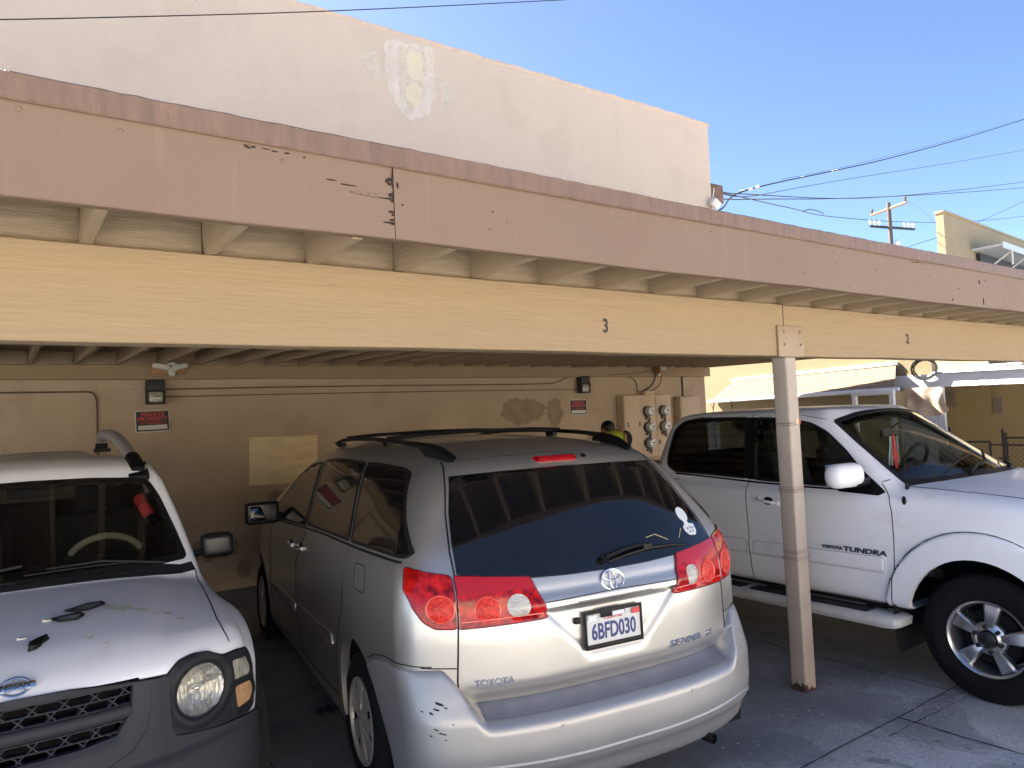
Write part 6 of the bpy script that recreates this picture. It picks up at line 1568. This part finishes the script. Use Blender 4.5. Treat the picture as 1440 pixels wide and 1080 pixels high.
m=MB(); m.bx(.024,.07,-2.15,3.5,.4,.48); m.bx(.024,.07,-2.15,3.5,1.25,1.33); m.pieces('fence_rail',M['fencew'],t)
# chain-link fence and gate
t=empty('chain_link_fence',(13.0,4.2,0),0,'low dark chain-link fence and gate in front of the shaded tan wall','fence')
def cl(y0,y1,z0,z1,parent,nm):
    m=MB(); s=.075; y=y0-(z1-z0)
    while y<y1:
        for sg in (1,-1):
            a=max(y0,y) if sg>0 else None
            za,zb=z0,z1; ya,yb=(y,y+(z1-z0)) if sg>0 else (y+(z1-z0),y)
            # clip in y
            def at(yy): f_=(yy-ya)/(yb-ya); return za+(zb-za)*f_
            lo,hi=min(ya,yb),max(ya,yb); l2,h2=max(lo,y0),min(hi,y1)
            if h2-l2>.01: m.tube([(0,l2,at(l2)),(0,h2,at(h2))],.0022,4,cap=False)
        y+=s
    return m.build(nm,M['iron'],parent,fixn=False)
cl(.98,1.58,.12,1.12,t,'fence_mesh'); cl(-1.2,.76,.12,1.16,t,'fence_mesh')
m=MB()
for y,z in ((1.58,1.38),(.98,1.14),(.79,1.34),(.745,1.28),(-1.2,1.3)): m.tube([(0,y,0),(0,y,z)],.020,8)
m.tube([(0,1.58,1.13),(0,.98,1.14)],.014,6); m.tube([(0,.98,1.09),(0,-1.2,1.06)],.012,6); m.tube([(0,.74,1.20),(0,-1.2,1.20)],.014,6); m.pieces('fence_post',M['iron'],t)
t=empty('wire_coil',(13.88,6.5,2.42),0,'coil of dark wire hanging on the yellow wall above the porch roof','cable coil')
m=MB()
for k in range(5):
    q=random.Random(k); m.tube([(-.02-.01*k,(.19+.012*k)*math.cos(a)+.01*q.random(),(.155+.012*k)*math.sin(a)) for a in np.linspace(0,2*math.pi,29)[:-1]],.008,5,closed=True)
m.build('wire_loop',M['cable'],t)
# bare twigs by the wall end
for (x,y,lb,sd) in ((11.93,9.8,'small bare twiggy plant at the end of the carport wall',1),(12.5,9.8,'bare twig cluster a step right of the carport wall end',2)):
    t=empty('bare_shrub',(x,y,0),0,lb,'plant'); m=MB(); q=random.Random(sd); m.tube([(0,0,0),(.01,0,1.0),(0,.01,1.86)],[.015,.012,.008],6)
    for k in range(6):
        a=q.uniform(0,6.3); l=q.uniform(.08,.16); m.tube([(0,.01,1.84+.02*k*.3),(l*math.cos(a)*.6,l*math.sin(a)*.4,1.92+.03*k),(l*math.cos(a),l*math.sin(a)*.6,2.0+.03*k)],[.006,.004,.002],5)
    m.build('twigs',M['pole'],t)
# utility pole far away
t=empty('utility_pole',(59.0,29.6,0),0,'weathered wooden utility pole with two crossarms beyond the roofs','utility pole')
m=MB(); m.tube([(0,0,0),(0,0,17.9)],[.20,.15],12); m.build('pole_shaft',M['pole'],t)
def arm(a,b_,z,mt,ins):
    a=Vector(a)-Vector((59,29.6,0)); b_=Vector(b_)-Vector((59,29.6,0)); m=MB(); m.tube([a,b_],.11,4); m.build('crossarm',mt,t)
    k=MB()
    for f_ in ins: p=a.lerp(b_,f_); k.lathe([(.0,.42),(.08,.40),(.13,.28),(.07,.22),(.12,.14),(.05,.08),(.05,0)],'z',c=(p.x,p.y,p.z+.08),n=12)
    k.pieces('insulator',M['ceramic'] if z<17 else M['pole'],t)
arm((59.61,31.40,17.4),(58.4,27.9,17.4),17.4,M['wood_or'],(.03,.97)); arm((57.0,30.2,15.9),(61.7,29.0,15.9),15.9,M['greyd'],(.02,.12,.22,.78,.88,.98))
m=MB(); m.tube([(0,.0,14.3),(.3,-.4,14.6)],.05,6); m.sph((.28,-.35,14.6),(.2,.2,.25),12,8); m.build('transformer',M['whitew'],t)
# overhead wires
def wire(pts,r,label,grp='overhead service wires',ext=None): 
    P=[Vector(p) for p in pts]; return cable('overhead_wire',P,r*.68,label,M['cable'],grp,'wire',2)
wire([(11.52,9.1,5.6),(11.6,9.15,5.75),(11.87,9.20,5.87),(12.72,9.73,6.31),(13.83,10.27,6.77),(15.85,10.80,7.43),(19.17,11.33,8.40),(22.97,11.87,9.52),(27.55,12.40,10.94),(33.15,12.93,12.72),(40.09,13.47,14.99),(47.71,14.00,17.53)],.026,'thick black wire climbing steepest to the upper right from the wall corner')
wire([(13.89,9.20,6.76),(17.94,10.40,7.99),(24.78,11.60,10.12),(32.15,12.80,12.48),(41.68,14.00,15.55)],.008,'hair-thin wire just above the thick climbing wire')
wire([(11.45,9.1,6.1),(12.50,9.20,6.14),(15.31,10.16,6.99),(20.27,11.12,8.36),(27.83,12.08,10.30),(38.54,13.04,13.09),(47.25,14.00,15.36)],.012,'thin wire rising to the right, second one down')
wire([(11.45,9.1,6.15),(11.94,9.20,6.17),(13.57,9.89,6.58),(15.92,10.57,7.05),(18.96,11.26,7.61),(22.53,11.94,8.30),(28.93,12.63,9.60),(39.05,13.31,11.76),(46.85,14.00,13.46)],.018,'upper of the two nearly level wires above the utility pole')
wire([(11.45,9.1,6.0),(11.88,9.20,6.03),(14.50,10.00,6.63),(18.19,10.80,7.36),(22.74,11.60,8.28),(29.55,12.40,9.60),(38.67,13.20,11.40),(46.75,14.00,13.02)],.018,'lower of the two nearly level wires above the utility pole')
wire([(11.5,9.1,6.1),(12.39,9.20,6.17),(14.11,9.73,6.40),(16.01,10.27,6.66),(17.57,10.80,6.87),(19.39,11.33,7.16),(23.60,11.87,7.66),(28.80,12.40,8.39),(34.60,12.93,9.34),(39.19,13.47,10.20),(46.43,14.00,11.51)],.016,'sagging spliced wire passing in front of the utility pole')
wire([(16.50,10.40,6.70),(16.9,10.5,6.84),(17.5,10.6,6.90),(18.0,10.75,6.92)],.018,'short splice loop on the sagging wire')
wire([(24.58,12.00,6.9),(27.05,12.40,7.49),(30.57,12.80,8.36),(35.35,13.20,9.72),(39.71,13.60,11.02),(46.76,14.00,13.06)],.014,'wire climbing right across the far parapet')
wire([(-1.2,6,4.45),(-.36,6.00,4.67),(.03,6.00,4.78),(.92,6.00,5.06),(2.02,6.00,5.41),(3.42,6.00,5.88),(5.46,6.00,6.58),(7.04,6.00,7.12),(8.5,6,7.6)],.007,'single dark wire crossing the top of the pink wall')
wire([(58.4,27.9,17.5),(58.2,26.5,16.3),(57.6,25.0,14.2)],.018,'drooping jumper wire beside the utility pole')
m=MB()
for p in ((13.9,10.3,6.80),(14.3,10.37,6.93),(14.7,10.46,7.07),(17.6,11.1,7.95),(19.6,11.4,8.53),(19.9,11.45,8.62)): m.tube([p,(p[0]+.16,p[1]+.02,p[2]+.05)],.028,6)
for o in m.pieces('wire_clamp',M['ceramic']): tag(o,'pale clamp taped round the thick climbing wire','wire clamp','clamps along the thick wire')
# ================= vehicles and loose things ================================
van,VB=build_van()
suv,SB=build_suv()
truck,TB=build_truck()
# trim pieces lying on the SUV bonnet (bonnet coordinates -> world)
def on_bonnet(x,y,d=0):
    h,n=SB.cast(x,y,'top',1); Mw=Matrix.Translation(suv.location)@Euler(suv.rotation_euler).to_matrix().to_4x4(); return Mw@(h+n*d)
def trim(pts,label,hollow=True,h_=.008,mt='black',mid=None):
    P=[Vector(p) for p in pts]; top=[]; m=MB(); c=sum(P,Vector((0,0)))/len(P)
    def lay(P_,z,lift): return [on_bonnet(p[0],p[1],z+(lift*((p-c).length))) for p in P_]
    if hollow:
        I=[c+(p-c)*.80 for p in P]; a=lay(P,.002,.12); b_=lay(I,.002,.12); a2=lay(P,.002+h_,.12); b2=lay(I,.002+h_,.12); n=len(P)
        m.add(a+b_+a2+b2,[(2*n+i,2*n+(i+1)%n,3*n+(i+1)%n,3*n+i) for i in range(n)]+[(i,(i+1)%n,2*n+(i+1)%n,2*n+i) for i in range(n)]+[(n+i,3*n+i,3*n+(i+1)%n,n+(i+1)%n) for i in range(n)])
        o=m.build('broken_trim',M[mt],fixn=False)
        if mid: k=MB(); k.add(lay([c+(p-c)*.84 for p in P],.006,.12),[tuple(range(n))]); k.build('reflector_film',M['film'],o,fixn=False)
    else:
        a=lay(P,.001,.0); a2=lay([c+(p-c)*.8 for p in P],.001+h_,.25); n=len(P); m.add(a+a2,[tuple(range(n,2*n))]+[(i,(i+1)%n,n+(i+1)%n,n+i) for i in range(n)]); o=m.build('broken_trim',M[mt],fixn=True)
    tag(o,label,'car trim'); return o
trim([(.150,.155),(.115,.190),(.072,.240),(.075,.300),(.110,.312),(.150,.250),(.170,.200)],'larger black-edged trim frame lying on the white SUV bonnet, furthest up',mid=True)
trim([(.235,.105),(.205,.140),(.195,.215),(.225,.228),(.270,.200),(.265,.135)],'smaller black-edged trim frame lying just below the larger one on the bonnet',mid=True)
trim([(.505,.036),(.490,.030),(.462,.038),(.448,.030),(.420,.058),(.402,.100),(.415,.104),(.436,.092),(.452,.080),(.470,.076),(.495,.058)],'solid black shard of trim lying nearest the bonnet front edge',hollow=False,h_=.009)
trim([(.216,.072),(.210,.090),(.212,.118),(.219,.116),(.222,.09)],'pale clip fragment lying left of the two trim frames on the bonnet',hollow=False,h_=.006,mt='silverb')
trim([(.378,-.01),(.370,.010),(.373,.030),(.379,.028),(.383,.005)],'faint pale fragment lying above the black shard on the bonnet',hollow=False,h_=.003,mt='silverb')
# yellow dried splashes on the bonnet
m=MB(); q=random.Random(2)
for (x,y,r) in ((.17,.38,.05),(.21,.46,.03),(.12,.33,.03),(.24,.55,.025),(.46,.24,.02),(.52,.30,.012),(.33,.60,.02),(.26,.50,.015)):
    P_=[(x+r*q.uniform(.3,1.2)*math.cos(a),y+r*1.2*q.uniform(.3,1.2)*math.sin(a)) for a in np.linspace(0,2*math.pi,12)[:-1]]
    h=[SB.cast(p[0],p[1],'top',1) for p in P_]; m.add([a+b_*.0012 for a,b_ in h],[tuple(range(len(h)))])
m.pieces('dried_splash',M['splash'],suv,fixn=False)
# red canister hanging inside the SUV screen
t=empty('fire_extinguisher',(0,0,0),0,'small red canister with dark base hanging inside the SUV windscreen at its right edge','canister')
Mw=Matrix.Translation(suv.location)@Euler(suv.rotation_euler).to_matrix().to_4x4()
a=Mw@Vector((-.95,.535,1.500)); b_=Mw@Vector((-.83,.615,1.330)); d=(b_-a).normalized()
m=MB(); m.tube([a,a+d*.01,a+d*.03,a+d*.15,a+d*.16],[.012,.028,.034,.034,.030],16); m.build('can_body',M['redcan'],t,smooth=50)
m=MB(); m.tube([a+d*.16,a+d*.205,a+d*.21],[.030,.032,.02],16); m.tube([a+d*.07,a+d*.075],.0355,16); m.build('base_cap',M['black'],t)
r_=d.cross(Vector((0,0,1))).normalized(); view=(Vector((0,0,1.86))-a).normalized(); side=d.cross(view).normalized(); fr_=frame(a+d*.105+view*.036,d,-side)
text('can_print','SAFETY',.022,M['signwhite'],t,fr_,.0005); text('can_print','abc dry',.012,M['signwhite'],t,frame(a+d*.10+view*.0355+side*.018,d,-side),.0005) if False else None
# ornament hanging from the pickup mirror
t=empty('hanging_ornament',(5.80,2.048+.955,0),0,'red and white beads and ribbon hanging from the pickup mirror','ornament')
m=MB(); q=random.Random(5)
for k in range(5):
    x=q.uniform(-.03,.03); m.tube([(x*.2,0,1.59),(x,.005*k,1.50),(x*1.6,.01,1.42),(x*1.2,0,1.36-.01*k)],[.006,.016,.020,.010],6)
m.build('ribbon',M['redcan'],t,smooth=60)
m=MB()
for k in range(5):
    x=q.uniform(-.035,.035); m.tube([(x*.3,.02,1.58),(x,.012,1.49),(x*1.5,.015,1.41),(x*1.3,.02,1.35)],[.003,.006,.008,.004],6)
m.build('tassel',M['sticker'],t,smooth=60)
# cream block added behind the camera, unseen, to bounce sunlight and fill reflections
t=empty('bounce_block',(2,-15,0),0,'cream block with white-framed windows, added unseen across the drive to bounce sunlight onto the carport','building')
m=MB(); m.bx(-24,26,-8,0,0,5.0); m.build('wall',M['bouncewall'],t)
m=MB(); m.bx(-24.3,26.3,-8.3,.35,5.0,5.3); m.build('roof',M['roofgrey'],t)
wm=MB(); wm.bx(-.8,.8,0,.03,-.6,.6); w0=wm.build('window',M['tint'],t); wf=MB()
for a in ((-.88,.88,0,.07,.6,.68),(-.88,.88,0,.09,-.68,-.6),(-.88,-.8,0,.07,-.6,.6),(.8,.88,0,.07,-.6,.6),(-.03,.03,.03,.06,-.6,.6)): wf.bx(*a)
wf.build('window_frame',M['whitew'],w0); first=True
for X in range(-21,25,5):
    for Z in (1.5,3.8):
        c=w0 if first else copy_tree(w0,t)
        first=False; c.location=(X,.005,Z)
# ================= light, sky, camera =======================================
SUN_EL,SUN_AZ=R(44),Vector((-.37,.929)).normalized()
w=bpy.data.worlds.new('World'); sc.world=w; w.use_nodes=True; N,L=w.node_tree.nodes,w.node_tree.links
sky=N.new('ShaderNodeTexSky'); sky.sky_type='NISHITA'; sky.sun_disc=False; sky.sun_elevation=SUN_EL; sky.sun_rotation=math.atan2(SUN_AZ.x,SUN_AZ.y); sky.altitude=30; sky.air_density=.45; sky.dust_density=.5; sky.ozone_density=2.5
L.new(sky.outputs[0],N['Background'].inputs['Color']); N['Background'].inputs['Strength'].default_value=.057
sl=bpy.data.lights.new('sun','SUN'); sl.energy=5.0; sl.angle=R(.5); sl.color=(1,.95,.86); so=bpy.data.objects.new('sun',sl); COL.objects.link(so)
dv=Vector((SUN_AZ.x*math.cos(SUN_EL),SUN_AZ.y*math.cos(SUN_EL),math.sin(SUN_EL))); so.rotation_euler=dv.to_track_quat('Z','Y').to_euler()
cam=bpy.data.cameras.new('camera'); co=bpy.data.objects.new('camera',cam); COL.objects.link(co); sc.camera=co
vx=np.array([1450.,-17.,1022.]); vx/=np.linalg.norm(vx); vy=np.array([-720.,80.,1022.]); vy/=np.linalg.norm(vy); vy-=vx*vx.dot(vy); vy/=np.linalg.norm(vy); vz=np.cross(vy,vx); vz=-vz if vz[1]>0 else vz
right=Vector((vx[0],vy[0],vz[0])); up=-Vector((vx[1],vy[1],vz[1])); back=-Vector((vx[2],vy[2],vz[2]))
co.matrix_world=Matrix(((right.x,up.x,back.x,0),(right.y,up.y,back.y,0),(right.z,up.z,back.z,1.86),(0,0,0,1)))
cam.sensor_fit='HORIZONTAL'; cam.sensor_width=36; cam.lens=36*1022/1440; cam.clip_start=.05; cam.clip_end=2000
vs_=sc.view_settings; vs_.view_transform='Standard'; vs_.look='None'; vs_.exposure=2.92; vs_.gamma=1; vs_.use_curve_mapping=False
sc.cycles.max_bounces=8; sc.cycles.transparent_max_bounces=12; sc.cycles.caustics_reflective=False; sc.cycles.caustics_refractive=False
